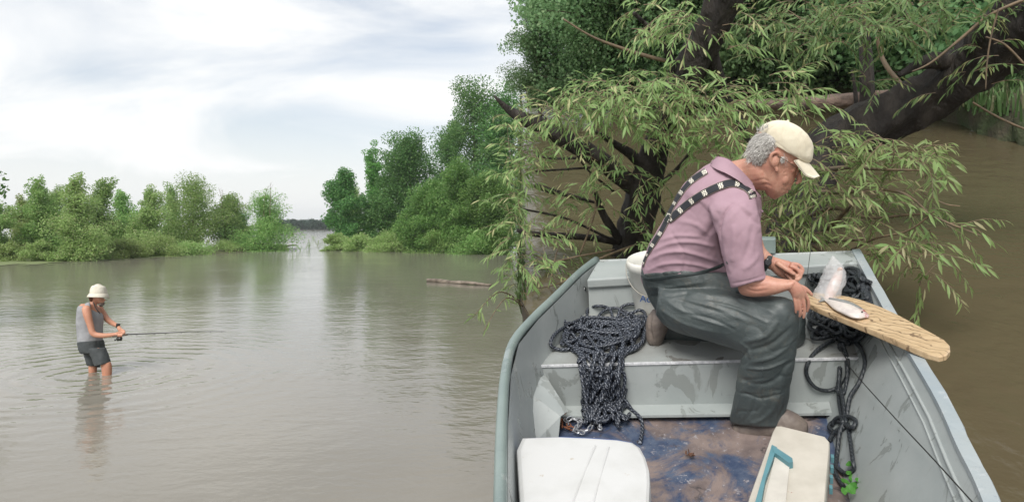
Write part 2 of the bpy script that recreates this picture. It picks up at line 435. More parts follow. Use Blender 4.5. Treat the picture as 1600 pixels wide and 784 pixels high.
# right bank
shore_ground('right_bank', [(-17, 64), (-15.2, 58), (-9, 56), (-4, 55), (0, 54), (6, 52), (14, 50), (40, 48)], 40, 0.4, 2)
RG = 'trees in the tall grove right of the channel'
right = [
 (533, 62, 268, 30, 'round', 'dark', 'slender dark tree standing apart at the channel mouth'),
 (548, 74, 300, 24, 'round', 'mid', 'small tree behind the slender one at the channel mouth'),
 (580, 64, 236, 21, 'column', 'fresh', 'narrow upright tree between the channel tree and the round dark one'),
 (606, 62, 290, 34, 'round', 'dark', 'lower dark tree in front of the narrow upright one'),
 (646, 62, 214, 54, 'round', 'dark', 'big dark round tree with two crowns at the middle of the right grove'),
 (630, 75, 230, 26, 'round', 'dark', 'dark crown rising at the back left of the big round tree'),
 (700, 66, 192, 30, 'column', 'dark', 'narrow dark tree just left of the tallest one'),
 (742, 60, 141, 62, 'round', 'dark', 'tallest tree of the right grove'),
 (786, 60, 146, 58, 'round', 'dark', 'tall dark tree partly behind the tallest, at the end of the grove'),
 (672, 54, 292, 40, 'round', 'fresh', 'lighter mounded tree in front of the big round dark tree'),
 (718, 52, 264, 42, 'round', 'fresh', 'lighter mounded tree below the tallest tree'),
 (765, 50, 280, 42, 'round', 'fresh', 'bright mounded tree at the right end of the lake shore'),
 (640, 55, 335, 30, 'round', 'fresh', 'small bright tree at the waterline under the dark round one'),
]
for i, (x, Y, yt, hp, st, tn, lb) in enumerate(right):
    tree('broadleaf_tree', x, Y, yt, hp, st, tn, 110+i, lb, RG, nleaf=11000 if hp > 38 else 6500, leaf=0.24 if tn == 'dark' else 0.20, low=0.02)
for i, (x, Y, yt, hp, lb) in enumerate([(524, 57, 366, 16, 'small shrub at the left tip of the right bank'), (560, 56, 370, 26, 'pale shrub under the channel trees'), (604, 55, 366, 30, 'pale shrub left of the small bright tree'), (690, 52, 362, 34, 'shrub hanging over the water mid right bank'), (748, 50, 360, 36, 'shrub at the waterline behind the floating log')]):
    tree('shrub', x, Y, yt, hp, 'bush', 'light' if i < 3 else 'mid', 160+i, lb, 'shrubs along the right waterline', cat='shrub', nleaf=3600, leaf=0.15, low=0.0)
# far shore across the open water
g = G(); me_pts = [(-400, 320), (-200, 300), (-100, 290), (-20, 285), (100, 300), (300, 330)]
shore_ground('distant_bank', me_pts, 120, 0.8, 3)
for i in range(9):
    x = 425+i*11.5
    tree('distant_tree', x, 292+8*(i % 3), 346.5-(1.3 if i % 2 else 0), 13, 'round', 'far', 200+i, 'hazy tree in the low line across the far end of the channel', 'distant trees across the channel', nleaf=1500, leaf=0.8, low=0.0)

# flooded sprigs in the channel
for i, (x, yb, hpx) in enumerate([(470, 392, 9), (483, 389, 14), (497, 384, 10), (508, 388, 12), (518, 378, 8), (491, 374, 6)]):
    b = LA(x, yb); s = b.y/F; rng = random.Random(300+i); g = G()
    for k in range(9):
        a = b+Vector((rng.uniform(-.3, .3), rng.uniform(-.3, .3), -0.05)); tip = a+Vector((rng.uniform(-.4, .4), rng.uniform(-.2, .2), hpx*s*rng.uniform(.6, 1.2)))
        g.tube([a, (a+tip)/2+Vector((rng.uniform(-.05, .05), 0, 0)), tip], [0.012, 0.01, 0.004], n=3)
        for q in (0.4, 0.6, 0.8, 0.95):
            p = a.lerp(tip, q); d = Vector((rng.uniform(-1, 1), rng.uniform(-1, 1), rng.uniform(0, 1))).normalized()*0.14
            o_ = d.orthogonal().normalized()*0.02
            g.add([p-o_, p+d, p+o_], [(0, 1, 2)])
    o = g.build('reed_clump', M_LF['light'], loc=b); tag(o, ['sparse sprig in the water, leftmost in the channel', 'tallest sparse sprig in the channel water', 'thin sprig mid channel, behind the tallest', 'sprig right of the tallest one in the channel', 'sprig nearest the right bank in the channel', 'smallest and farthest sprig in the channel'][i], 'water plant', 'sprigs standing in the channel')

# floating log
g = G(); a = LA(668, 440); b = LA(768, 447); rng = random.Random(8)
pts = [a.lerp(b, i/12)+Vector((0, rng.uniform(-.02, .02), 0.055+0.015*math.sin(i))) for i in range(13)]
g.tube(pts, [0.088*(0.75+0.25*math.sin(0.4+i*0.24))*(1-0.03*i) for i in range(13)], n=10, jitter=0.10, rng=rng)
c = a.lerp(b, 0.62); g.tube([c, c+Vector((0.05, -0.02, 0.13))], [0.03, 0.02], n=6)
tag(g.build('floating_log', simple('waterlogged wood', (0.30, 0.25, 0.20), (0.10, 0.08, 0.06), rough=.8, scale=7, bscale=20, bstr=.5, stretch=(.3, 1, 1)), loc=a, smooth=True), 'bare grey log floating in front of the right bank', 'log')
# ================================================================== THE RIVER REACH AND THE BOAT
BROT = Matrix((BU, BV, BW)).transposed().to_4x4()
def bthing(name, p, label, cat, group=None):       # stands upright on the canted river ground
    o = thing(name, Vector((0, 0, 0)), label, cat, group)
    o.matrix_world = Matrix.Translation(p) @ BROT
    return o
m_river = water_mat('river water', (0.088, 0.072, 0.042), (0.102, 0.082, 0.048),
    [(2.2, (1.0, 1.0), 30, 0.06, 0.45), (7.0, (1.0, 0.7), -12, 0.02, 0.5), (22.0, (1, 1), 20, 0.006, 0.4)], rough=0.10)
m_mud = simple('river mud', (0.085, 0.065, 0.042), (0.045, 0.038, 0.026), rough=0.85, scale=3, bscale=12, bstr=0.8, bdist=0.05)
m_grassy = simple('grassy bank', (0.055, 0.085, 0.030), (0.075, 0.065, 0.040), rough=0.95, scale=2.2, bscale=14, bstr=0.8, bdist=0.05)
# water sheet: left edge follows a low bank that drops to the lake
seam = []
for Y, px in ((0.4, 0.30), (1.5, 0.32), (2.6, 0.32)):
    p = CAMP+Vector((px, Y, 0)); q = toB(p)
    seam.append(UB(q.x, q.y, -H_WATER))
rng = random.Random(3)
for y in (470, 420, 380, 340, 300, 270, 240, 215, 195, 180, 168, 158, 146):
    seam.append(LB(812+rng.uniform(-1, 3), y, H_WATER))
n = len(seam)
right = []
for p in seam:
    q = toB(p); right.append(UB(14.0, q.y+0.6, -H_WATER))
g = G(); g.add(seam+right, [(i, n+i, n+i+1, i+1) for i in range(n-1)])
tag(g.build('river_water', m_river, smooth=True), kind='structure')
# earth body under that sheet: mud side down to the lake bed
g = G(); top = []; low = []; rng = random.Random(9)
for i, p in enumerate(seam):
    d = Vector((0, 0, -1)); k = 0.0
    top.append(p+Vector((0, 0, 0.02+0.02*rng.random()) if i > 2 else (0, 0, -0.02))); low.append(Vector((p.x+0.05*p.y+0.12, p.y, -1.19)))
mid = [a.lerp(b, 0.3)+Vector((rng.uniform(0, .05), 0, 0)) for a, b in zip(top, low)]
g.add(top+mid+low, [(i, i+1, n+i+1, n+i) for i in range(n-1)]+[(n+i, n+i+1, 2*n+i+1, 2*n+i) for i in range(n-1)])
rt = [p-BW*0.05 for p in right]; lr = [Vector((p.x+1, p.y, -1.19)) for p in right]
g.add(rt+lr, [(i, n+i, n+i+1, i+1) for i in range(n-1)])
fa, fb = seam[0]-Vector((0, 0, .02)), right[0]-Vector((0, 0, .05)); g.add([fa, fb, Vector((fb.x, fb.y, -1.19)), Vector((fa.x, fa.y, -1.19))], [(0, 1, 2, 3)])
tag(g.build('river_bank', m_mud, smooth=True), kind='structure')
# far bank: cut mud edge, then ground rising under the woods
shore = [(826, 160), (900, 160), (1000, 160), (1100, 160), (1200, 158), (1300, 158), (1390, 165), (1440, 178), (1480, 190), (1530, 207), (1600, 226), (1700, 250), (1850, 290)]
g = G(); rows = []; rng = random.Random(12)
ss = []
for (a, b) in zip(shore[:-1], shore[1:]):
    for k in range(6): ss.append((a[0]+(b[0]-a[0])*k/6, a[1]+(b[1]-a[1])*k/6))
ss.append(shore[-1])
base = [toB(LB(x, y, H_WATER)) for x, y in ss]
prof = [(-0.15, -1.75), (0.0, -1.60), (0.10, -1.42), (0.35, -1.30), (1.2, -1.18), (3.5, -0.9), (8, -0.75), (16, -0.4), (30, 0.2)]
for dv, w in prof:
    rows.append([UB(b.x+rng.uniform(-.08, .08)*(1 if dv < 2 else 4), b.y+dv+rng.uniform(-.08, .08)*(1 if dv < 2 else 4), w+rng.uniform(-.05, .05)*(1 if dv < 2 else 5)) for b in base])
vs = sum(rows, []); m_ = len(base)
g.add(vs, [(j*m_+i, j*m_+i+1, (j+1)*m_+i+1, (j+1)*m_+i) for j in range(len(prof)-1) for i in range(m_-1)])
tag(g.build('wooded_bank', m_grassy, smooth=True), kind='structure')

# woods on the far bank
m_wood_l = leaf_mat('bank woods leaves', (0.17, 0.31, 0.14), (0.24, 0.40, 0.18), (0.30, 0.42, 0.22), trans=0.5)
m_wood_d = leaf_mat('shade-toned bank woods leaves', (0.13, 0.25, 0.11), (0.19, 0.33, 0.14), (0.26, 0.38, 0.18), trans=0.5)  # darker copy of the leaf green, with the wood's shade put into its colour
WG = 'trees of the wood behind the flooded willow'
wm = []
for k in range(3):
    wm.append(tree_meshes(500+k, 6.0, 2.5, 'round', 34000, 0.085, -0.02))
    wm[-1][1].materials.append(m_wood_l)
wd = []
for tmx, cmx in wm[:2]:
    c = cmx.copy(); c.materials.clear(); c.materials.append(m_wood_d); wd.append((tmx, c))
woods = [ # px x, v, dark, scale, words
 (930, 13.0, 0, 0.74, 'leafy tree at the left end of the wood, beside the gap to the lake'),
 (955, 12.6, 0, 0.90, 'leafy tree behind the left side of the flooded willow'),
 (1010, 13.6, 1, 1.0, 'shaded tree just left of the willow trunk in the wood'),
 (1075, 13.0, 1, 1.05, 'shaded tree directly behind the willow trunk'),
 (1165, 14.2, 0, 1.0, 'leafy tree above the end of the dead log'),
 (1250, 13.0, 1, 1.0, 'leafy tree behind the man in the cap'),
 (1330, 13.6, 0, 1.0, 'leafy tree behind the upright dead stem'),
 (1415, 12.8, 1, 1.0, 'leafy tree above the leaning trunk'),
 (1500, 12.0, 1, 1.0, 'shaded tree behind the top of the leaning trunk'),
 (1590, 11.5, 1, 1.0, 'dark tree at the right edge of the wood'),
 (1690, 11.5, 1, 1.0, 'dark tree mostly cut off by the right edge'),
 (935, 16.0, 1, 0.80, 'tree in the second row at the left end of the wood'),
 (1040, 18, 0, 1.2, 'tree in the second row seen left of the willow trunk'),
 (1150, 18, 1, 1.3, 'tree in the second row seen right of the willow trunk'),
 (1290, 18, 0, 1.3, 'tree in the second row above the man in the cap'),
 (1440, 17, 1, 1.3, 'tree in the second row above the leaning trunk'),
 (1600, 16, 0, 1.3, 'tree in the second row at the right edge'),
 (838, 13.2, 1, 0.36, 'small bush at the left end of the wood by the pale water'),
 (868, 13.6, 0, 0.5, 'low bushy tree beside the small bush at the left end of the wood'),
]
rng = random.Random(77)
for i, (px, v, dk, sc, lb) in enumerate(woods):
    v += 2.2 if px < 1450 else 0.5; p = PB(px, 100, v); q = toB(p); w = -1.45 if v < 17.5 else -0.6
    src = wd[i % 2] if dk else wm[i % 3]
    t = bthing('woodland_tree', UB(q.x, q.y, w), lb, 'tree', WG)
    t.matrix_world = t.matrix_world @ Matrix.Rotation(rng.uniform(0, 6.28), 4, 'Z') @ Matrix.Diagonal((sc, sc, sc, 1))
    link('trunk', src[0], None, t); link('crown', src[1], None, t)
# bank grass and ferns
def blade_patch(name, pts, mat_, n, hmin, hmax, seed, wd_=0.012):
    rng = random.Random(seed); g = G()
    for k in range(n):
        p = pts(rng); h = rng.uniform(hmin, hmax); a = rng.uniform(0, 6.28); ln = Vector((math.cos(a), math.sin(a), 0))
        d = BU*ln.x+BV*ln.y; s_ = (BU*-ln.y+BV*ln.x)*wd_
        tip = p+BW*h+d*h*rng.uniform(.1, .6); midp = p+BW*h*0.6+d*h*0.12
        g.add([p-s_, p+s_, midp+s_*0.8, tip, midp-s_*0.8], [(0, 1, 2, 4), (4, 2, 3)])
    return tag(g.build(name, mat_), kind='stuff')
m_fern = leaf_mat('bank grass blades', (0.075, 0.135, 0.045), (0.12, 0.19, 0.07), (0.17, 0.17, 0.09), trans=0.4)
def p_right(r):
    i = r.randint(40, m_-14) if r.random() < 0.85 else r.randint(0, m_-1); b = base[i]; dv = r.uniform(0.08, 3.5); return UB(b.x+r.uniform(-.3, .3), b.y+dv, -1.42+0.24*min(1, dv/1.2)-0.03)
blade_patch('bank_grass', p_right, m_fern, 6500, 0.10, 0.38, 21, 0.014)
# small growth along the low bank at the seam with the lake
def p_seam(r):
    i = r.randint(3, len(seam)-2); p = seam[i].lerp(seam[i+1], r.random()); return p+Vector((r.uniform(-.02, .05), 0, -0.03))
blade_patch('edge_grass', p_seam, m_fern, 1600, 0.04, 0.12, 22, 0.004)
def p_cliff(r):
    i = r.randint(3, len(seam)-2); p = seam[i].lerp(seam[i+1], r.random()); q = r.random()**1.6; return p+Vector(((0.05*p.y+0.12)*q*0.8-0.005, 0, -q*p.z*0.95))
blade_patch('bank_weeds', p_cliff, m_fern, 2600, 0.05, 0.16, 23, 0.008)

# ------------------------------------------------------------------ boat
def boat_mat(name, c1, c2, c3, chips=None, rough=0.42, metal=0.0):
    m, t, b = new_mat(name)
    base_ = mixc(t, ramp(t, tex(t, 3.0, 6, 0.6), 0.35, 0.7), c1, c2)
    drips = ramp(t, tex(t, 6.5, 6, 0.6, stretch=(1, 1, 0.6), dist=0.8), 0.565, 0.60)
    col = mixc(t, M(t, 'MULTIPLY', drips, 0.6), base_, c3)
    scr = ramp(t, tex(t, 60, 3, 0.8, stretch=(0.15, 1, 1), rot=(0, 0, 0.6)), 0.62, 0.70)
    col = mixc(t, M(t, 'MULTIPLY', scr, 0.2), col, tuple(x*0.6 for x in c2))
    if chips: col = mixc(t, ramp(t, tex(t, 45, 7, 0.8), 0.60, 0.63), col, chips)
    L(t, col, b.inputs['Base Color']); b.inputs['Metallic'].default_value = metal
    L(t, M(t, 'SUBTRACT', rough, M(t, 'MULTIPLY', drips, 0.2)), b.inputs['Roughness'])
    bump(t, b, tex(t, 18, 5, 0.7), 0.25, 0.004)
    return m
m_hull = boat_mat('worn grey green boat paint', (0.39, 0.415, 0.405), (0.31, 0.34, 0.335), (0.20, 0.215, 0.20))
m_deck = boat_mat('muddy boat deck', (0.31, 0.33, 0.32), (0.22, 0.215, 0.20), (0.12, 0.105, 0.09))
m_rim = boat_mat('chipped rim paint', (0.36, 0.39, 0.39), (0.27, 0.32, 0.35), (0.44, 0.46, 0.47), chips=(0.24, 0.28, 0.33))
m_rail = boat_mat('green grey rail', (0.27, 0.33, 0.31), (0.20, 0.25, 0.24), (0.36, 0.40, 0.39), metal=0.3)
m_bare = simple('bare aluminium edge', (0.80, 0.80, 0.81), (0.50, 0.51, 0.53), rough=0.4, scale=60, metal=0.1)
m, t, b = new_mat('muddy blue floor')
blue = mixc(t, ramp(t, tex(t, 14, 6, 0.7), .4, .6), (0.040, 0.060, 0.115), (0.085, 0.11, 0.165))
mudc = mixc(t, ramp(t, tex(t, 5, 6, 0.6), .4, .6), (0.25, 0.195, 0.175), (0.14, 0.11, 0.105))
c = mixc(t, ramp(t, tex(t, 3.2, 9, 0.72, dist=0.6), .47, .56), mudc, blue)
c = mixc(t, ramp(t, tex(t, 26, 6, 0.8), .60, .64), c, (0.33, 0.31, 0.32))
c = mixc(t, ramp(t, tex(t, 7, 6, 0.75, dist=1.0), .60, .66), c, (0.065, 0.055, 0.055))
L(t, c, b.inputs['Base Color']); b.inputs['Roughness'].default_value = 0.42; bump(t, b, tex(t, 20, 7, 0.75), 0.7, 0.008)
m_floor = m

SQ = 0.218
def vface(u): return 2.74+(u+1.049)*SQ+0.0
boat = thing('boat', UB(-0.25, 2.6, -H_FLOOR), 'worn grey green flat-bowed aluminium boat under the flooded willow', 'boat')
# stations from bow to stern: v, port gunwale u, starboard gunwale u
def pg(x, y): q = toB(LB(x, y, H_GUN)); return (q.x, q.y)
port = [pg(932, 407), pg(905, 428), pg(870, 463), pg(834, 498), pg(803, 536), pg(790, 585), pg(784, 670), pg(782, 790), pg(780, 960)]
stbd = [pg(1340, 392), pg(1358, 425), pg(1382, 467), pg(1410, 518), pg(1440, 565), pg(1480, 632), pg(1512, 700), pg(1550, 775), pg(1620, 960)]
def lowpt(p, side, H):
    """point below the gunwale at depth H on the flared side"""
    f = (H-H_GUN)/(H_FLOOR-H_GUN)
    fl = 0.24 if side > 0 else 0.05
    bowt = max(0, min(1, (p[1]-3.3)/0.5))
    du = -side*fl*f; dv = -0.30*f*bowt
    return UB(p[0]+du, p[1]+dv, -H)
NS = len(port)
# outer hull skin
g = G(); ringsH = []
for i in range(NS):
    P, S = port[i], stbd[i]
    a = UB(P[0]-.012, P[1]+(.012 if i == 0 else 0), -H_GUN); d = UB(S[0]+.012, S[1]+(.012 if i == 0 else 0), -H_GUN)
    bq = lowpt(P, -1, H_FLOOR+.03)-BU*.012; cq = lowpt(S, 1, H_FLOOR+.03)+BU*.012
    ringsH.append([a, bq, cq, d])
vs = sum(ringsH, []); fs = []
for i in range(NS-1):
    for k in range(3): fs.append((i*4+k, i*4+k+1, (i+1)*4+k+1, (i+1)*4+k))
fs.append((0, 3, 2, 1)); fs.append(((NS-1)*4, (NS-1)*4+1, (NS-1)*4+2, (NS-1)*4+3))
g.add(vs, fs); g.build('hull', m_hull, boat)
# inner side panels, port and starboard, following the flare
def inner(side, pts, name, H1=H_FLOOR):
    g = G(); a = []; b_ = []
    for p in pts:
        a.append(UB(p[0]-side*0.022, p[1], -H_GUN-0.002)); b_.append(lowpt(p, side, H1)-BU*side*0.022)
    k = len(pts); rows = 5; vs = []
    for j in range(rows):
        for i in range(k): vs.append(a[i].lerp(b_[i], j/(rows-1)))
    g.add(vs, [(j*k+i, j*k+i+1, (j+1)*k+i+1, (j+1)*k+i) for j in range(rows-1) for i in range(k-1)])
    return g.build(name, m_hull, boat, smooth=True)
inner(1, stbd, 'side_panel'); inner(-1, port, 'side_panel')
# pressed ribs along the starboard inside
g = G()
for off, r in ((0.05, 0.006), (0.075, 0.004)):
    g.tube([UB(p[0]-0.022-off*0.53, p[1], -H_GUN-off) for p in stbd[1:]], r, n=6)
g.build('pressed_rib', m_hull, boat, smooth=True)
# floor
def span_at(v_):
    a_ = sorted((p[1], p[0]) for p in port); b_ = sorted((p[1], p[0]) for p in stbd)
    return float(np.interp(v_, [q[0] for q in a_], [q[1] for q in a_]))+0.065, float(np.interp(v_, [q[0] for q in b_], [q[1] for q in b_]))-0.235
g = G(); fl = []
NF = 14
for i in range(NF+1):
    v_ = 3.2-(3.2-1.0)*i/NF
    for j in range(9):
        ul_, ur_ = span_at(v_); u = ul_+(ur_-ul_)*j/8; fl.append(UB(u, v_, -H_FLOOR+0.004*math.sin(3*u+2*v_)))
g.add(fl, [(i*9+j, i*9+j+1, (i+1)*9+j+1, (i+1)*9+j) for i in range(NF) for j in range(8)])
g.build('floor', m_floor, boat, smooth=True)
# casting deck, its front face, the seam flange and bare edge
_pv = sorted((p[1], p[0]) for p in port)
def port_u(v_): return float(np.interp(v_, [q[0] for q in _pv], [q[1] for q in _pv]))
uF = -1.04
for _ in range(6): uF = port_u(vface(uF))+0.03
def dpt(u, back): 
    return (u, vface(u) if not back else 3.52+(u+0.95)*0.18)
g = G()
dv = []
for u in (uF, -0.7, -0.35, 0, 0.2, 0.40): dv.append(UB(u, vface(u), -H_DECK))
for u in (-0.99, -0.7, -0.35, 0, 0.2, 0.41): dv.append(UB(u, dpt(u, 1)[1], -H_DECK))
g.add(dv, [(i, i+1, 7+i, 6+i) for i in range(5)]); g.build('deck', m_deck, boat)
g = G(); a = UB(uF, vface(uF), -H_DECK-.001); b_ = UB(0.41, vface(0.41), -H_DECK-.001)
a2, b2 = UB(uF+.04, vface(uF+.04), -H_FLOOR), UB(0.30, vface(0.30), -H_FLOOR)
k = 10; up = [a.lerp(b_, i/k) for i in range(k+1)]; dn = [a2.lerp(b2, i/k) for i in range(k+1)]
g.add(up+dn, [(i, k+1+i, k+2+i, i+1) for i in range(k)]); g.build('deck_face', m_hull, boat)
fd = (b_-a).normalized()
g = G(); g.box((a+b_)/2-BW*0.003-BV*0.002, fd, BV, BW, (b_-a).length*0.985, 0.008, 0.011); g.build('deck_edge', m_bare, boat)
pj = UB(uF+.05, vface(uF+.05), -H_FLOOR+0.03); pk = UB(0.30, vface(0.30), -H_FLOOR+0.03)
g = G(); g.box((pj+pk)/2-BV*0.045, fd, BV, BW, (pk-pj).length, 0.10, 0.012); g.build('floor_flange', m_hull, boat)
# bow cap, riser and far transom
g = G()
cA, cB, cC, cD = LB(917, 437, H_GUN), LB(1348, 410, H_GUN), LB(1338, 393, H_GUN), LB(934, 408, H_GUN)
low = [p-BW*0.05 for p in (cA, cB, cC, cD)]
g.hexa([low[0], low[1], low[2], low[3], cA, cB, cC, cD]); o = g.build('bow_cap', m_hull, boat)
bv_ = o.modifiers.new('bevel', 'BEVEL'); bv_.width = 0.008; bv_.segments = 2
g = G(); rA, rB = cA+BV*0.02-BW*0.05, cB+BV*0.02-BW*0.05
g.add([rA, rB, rB-BW*0.152-BV*.02, rA-BW*0.152-BV*.02], [(0, 3, 2, 1)]); g.build('bow_riser', m_hull, boat)
# motor mount plate at the bow
g = G(); p0 = PB(1188, 394, 3.86); p1 = PB(1212, 394, 3.86); hgt = 0.085
g.box((p0+p1)/2+BW*hgt/2, BU, BV, BW, (p1-p0).length, 0.05, hgt); o = g.build('mount_plate', m_rail, boat)
bv_ = o.modifiers.new('bevel', 'BEVEL'); bv_.width = 0.006; bv_.segments = 2
# gunwales
g = G(); g.tube(crom([UB(p[0], p[1], -H_GUN+0.005) for p in port], 4), 0.021, n=10); g.build('gunwale', m_rail, boat, smooth=True)
g = G(); rs_ = crom([UB(p[0], p[1], -H_GUN+0.004) for p in stbd], 4); rg = random.Random(5)
vs = []
for i, p in enumerate(rs_):
    wv = 0.0015*math.sin(i*2.1)+rg.uniform(-.001, .001)
    vs += [p-BU*0.030-BW*0.012, p-BU*0.028+BW*0.004, p+BU*0.010+BW*(0.008+wv), p+BU*(0.016+wv)-BW*0.004, p+BU*0.012-BW*0.03]
g.add(vs, [(i*5+k, i*5+k+1, (i+1)*5+k+1, (i+1)*5+k) for i in range(len(rs_)-1) for k in range(4)]); g.build('gunwale', m_rim, boat)
# corner brace behind the cooler (port side)
g = G(); e0 = LB(840, 592, 1.49); e1 = LB(876, 650, 1.60); e2 = LB(872, 688, 1.69); e3 = LB(830, 696, 1.69); e4 = LB(818, 606, 1.49)
th = BU*-0.02+BV*0.02
g.add([e0, e1, e2, e3, e4], [(0, 1, 2, 3, 4)]); g.add([e0, e1, e1+BV*.05+BU*.02, e0+BV*.05+BU*.02], [(0, 1, 2, 3)]); g.build('corner_brace', m_hull, boat)
# bright handle on the port inside, snap on the starboard inside
m_chrome = simple('bright chrome', (0.75, 0.75, 0.75), (0.5, 0.5, 0.5), rough=0.18, metal=1.0)
g = G(); c = [LB(899, 457, 1.33), LB(902, 450, 1.31), LB(909, 447, 1.31), LB(913, 451, 1.33)]
g.tube(crom(c, 4), 0.008, n=8); g.ball(c[0], .012); g.ball(c[-1], .012); g.build('side_handle', m_chrome, boat, smooth=True)
m_rust = simple('rust', (0.25, 0.09, 0.04), (0.12, 0.05, 0.03), rough=0.9, scale=30)

# ------------------------------------------------------------------ surface sampling inside the boat
from mathutils.bvhtree import BVHTree
_bv = []; _bf = []
for ch in boat.children:
    if ch.name.split('.')[0] in ('side_panel', 'deck', 'deck_face', 'floor', 'bow_riser', 'floor_flange'):
        b0 = len(_bv); _bv += [v.co+boat.location for v in ch.data.vertices]; _bf += [tuple(i+b0 for i in f.vertices) for f in ch.data.polygons]
_bt = BVHTree.FromPolygons(_bv, _bf)
def SB(x, y, lift=0.0):
    """point on the inside of the boat seen at picture position x, y, raised off the surface by lift"""
    d = ray(x, y).normalized(); h = _bt.ray_cast(CAMP, d)
    if h[0] is None: return LB(x, y, H_FLOOR-lift)
    nn = h[1] if h[1].dot(d) < 0 else -h[1]
    return h[0]+nn*lift*0.6-d*lift*0.4
def rope_mat(name, dark, light, amt):
    m, t, b = new_mat(name)
    c = N(t, 'ShaderNodeTexCoord'); mp = N(t, 'ShaderNodeMapping'); mp.inputs['Scale'].default_value = (42, 3, 1); L(t, c.outputs['UV'], mp.inputs[0])
    sp = N(t, 'ShaderNodeSeparateXYZ'); L(t, mp.outputs[0], sp.inputs[0])
    w1 = M(t, 'FRACT', M(t, 'ADD', sp.outputs[0], sp.outputs[1])); w2 = M(t, 'FRACT', M(t, 'SUBTRACT', M(t, 'MULTIPLY', sp.outputs[0], 1.0), sp.outputs[1]))
    fl = M(t, 'MULTIPLY', M(t, 'LESS_THAN', w1, amt), M(t, 'LESS_THAN', w2, 0.62))
    L(t, mixc(t, fl, mixc(t, ramp(t, tex(t, 60), .3, .7), dark, tuple(x*2.2 for x in dark)), light), b.inputs['Base Color'])
    b.inputs['Roughness'].default_value = 0.5; b.inputs['Specular IOR Level'].default_value = 0.5
    bump(t, b, M(t, 'ABSOLUTE', M(t, 'SUBTRACT', w1, 0.5)), 0.8, 0.004)
    return m
m_rope = rope_mat('flecked navy rope', (0.012, 0.015, 0.022), (0.27, 0.29, 0.33), 0.20)
m_rope_b = rope_mat('black rope', (0.012, 0.015, 0.018), (0.05, 0.055, 0.06), 0.4)
def loops(seed, regions, n, lift0, lift1, step=9):
    """one long rope running through n loops; regions: (cx, cy, rx, ry, weight)"""
    rng = random.Random(seed); pts = []; wts = [r[4] for r in regions]
    for k in range(n):
        cx_, cy_, rx, ry, _ = rng.choices(regions, wts)[0]
        ox, oy = rng.gauss(0, rx*0.45), rng.gauss(0, ry*0.45); a = rng.uniform(0.35, 1.0)*rx; b_ = rng.uniform(0.35, 1.0)*ry
        rot = rng.uniform(-.7, .7); ph = rng.uniform(0, 6.28); dr = rng.choice((-1, 1)); turn = rng.uniform(0.9, 1.6)
        m2 = int(step*turn)
        for i in range(m2):
            th = ph+dr*2*math.pi*turn*i/m2; rr = 1+0.12*math.sin(3*th+k)
            x = a*math.cos(th)*rr; y = b_*math.sin(th)*rr
            X = cx_+ox+x*math.cos(rot)-y*math.sin(rot); Y_ = cy_+oy+x*math.sin(rot)+y*math.cos(rot)
            pts.append((X, Y_, lift0+(lift1-lift0)*(k/n)*rng.uniform(.55, 1.0)))
    return pts
def clampx(pts, lo, hi, ylo, yhi):
    return [(min(max(x, lo(y)), hi(y)), min(max(y, ylo), yhi), l) for x, y, l in pts]
R_ = 0.0085
coil = thing('rope_coil', LB(950, 560, H_DECK), 'heap of white-flecked navy rope spilling off the deck left of the man', 'rope')
P = loops(5, [(935, 510, 66, 30, 4), (935, 540, 60, 28, 3), (942, 590, 26, 62, 5), (956, 612, 20, 62, 4), (930, 605, 18, 50, 3), (970, 505, 34, 26, 2), (958, 660, 40, 26, 3)], 50, 0.012, 0.08, 12)
P = [(945+(72 if y < 550 else 50)*math.tanh((x-947)/55), 583+108*math.tanh((y-583)/112), l) for x, y, l in P]
P = clampx(P, lambda y: 870, lambda y: 1012, 470, 694)
g = G(); g.tube(crom([SB(*p) for p in P], 4), R_, n=6, uvlen=True); g.build('rope_tangle', m_rope, coil, smooth=True)
for pl in ([(918, 530), (890, 548), (868, 548), (858, 536), (868, 520), (892, 505), (918, 498), (932, 508)],
           [(930, 520), (905, 540), (886, 534), (888, 518), (912, 506), (940, 500)],
           [(920, 510), (918, 488), (934, 477), (952, 482), (958, 500), (962, 520)],
           [(932, 500), (944, 484), (962, 480), (985, 492), (1000, 498)],
           [(966, 495), (972, 478), (990, 474), (1006, 484), (1008, 510), (990, 530)],
           [(985, 640), (1000, 650), (1004, 672), (1000, 694)]):
    g = G(); g.tube(crom([SB(x, y, 0.012+0.01*math.sin(i)) for i, (x, y) in enumerate(pl)], 6), R_, n=6, uvlen=True); g.build('rope_loop', m_rope, coil, smooth=True)
# rusty chain beside the heap
chain = thing('anchor_chain', LB(895, 668, H_FLOOR), 'short galvanised chain with rusty end on the floor by the rope heap', 'chain')
rng = random.Random(31)
def link_mesh():
    g = G(); pts = [Vector((0.016*math.cos(a), 0.009*math.sin(a), 0)) for a in [i*math.pi/5 for i in range(10)]]
    g.tube(pts+[pts[0], pts[1]], 0.0032, n=5, cap=False); return g.mesh('link')
lm = link_mesh(); lm.materials.append(simple('galvanised', (0.5, 0.52, 0.54), (0.3, 0.3, 0.32), rough=0.35, metal=0.6)); lm2 = lm.copy(); lm2.materials.clear(); lm2.materials.append(m_rust)
path = crom([SB(x, y, 0.03) for x, y in ((878, 642), (884, 654), (876, 668), (892, 674), (884, 660), (902, 652), (910, 664), (898, 676), (912, 680), (926, 668), (918, 656), (934, 660), (938, 676))], 5)
acc = 0; last = path[0]; k = 0
for p in path:
    if (p-last).length < 0.017: continue
    o = link('chain_link', lm2 if k < 9 else lm, None, chain); o.location = p-chain.location
    q = (p-last).to_track_quat('X', 'Z'); o.rotation_mode = 'QUATERNION'; o.rotation_quaternion = q @ Quaternion((1, 0, 0), (k % 2)*1.57+rng.uniform(-.3, .3)); last = p; k += 1

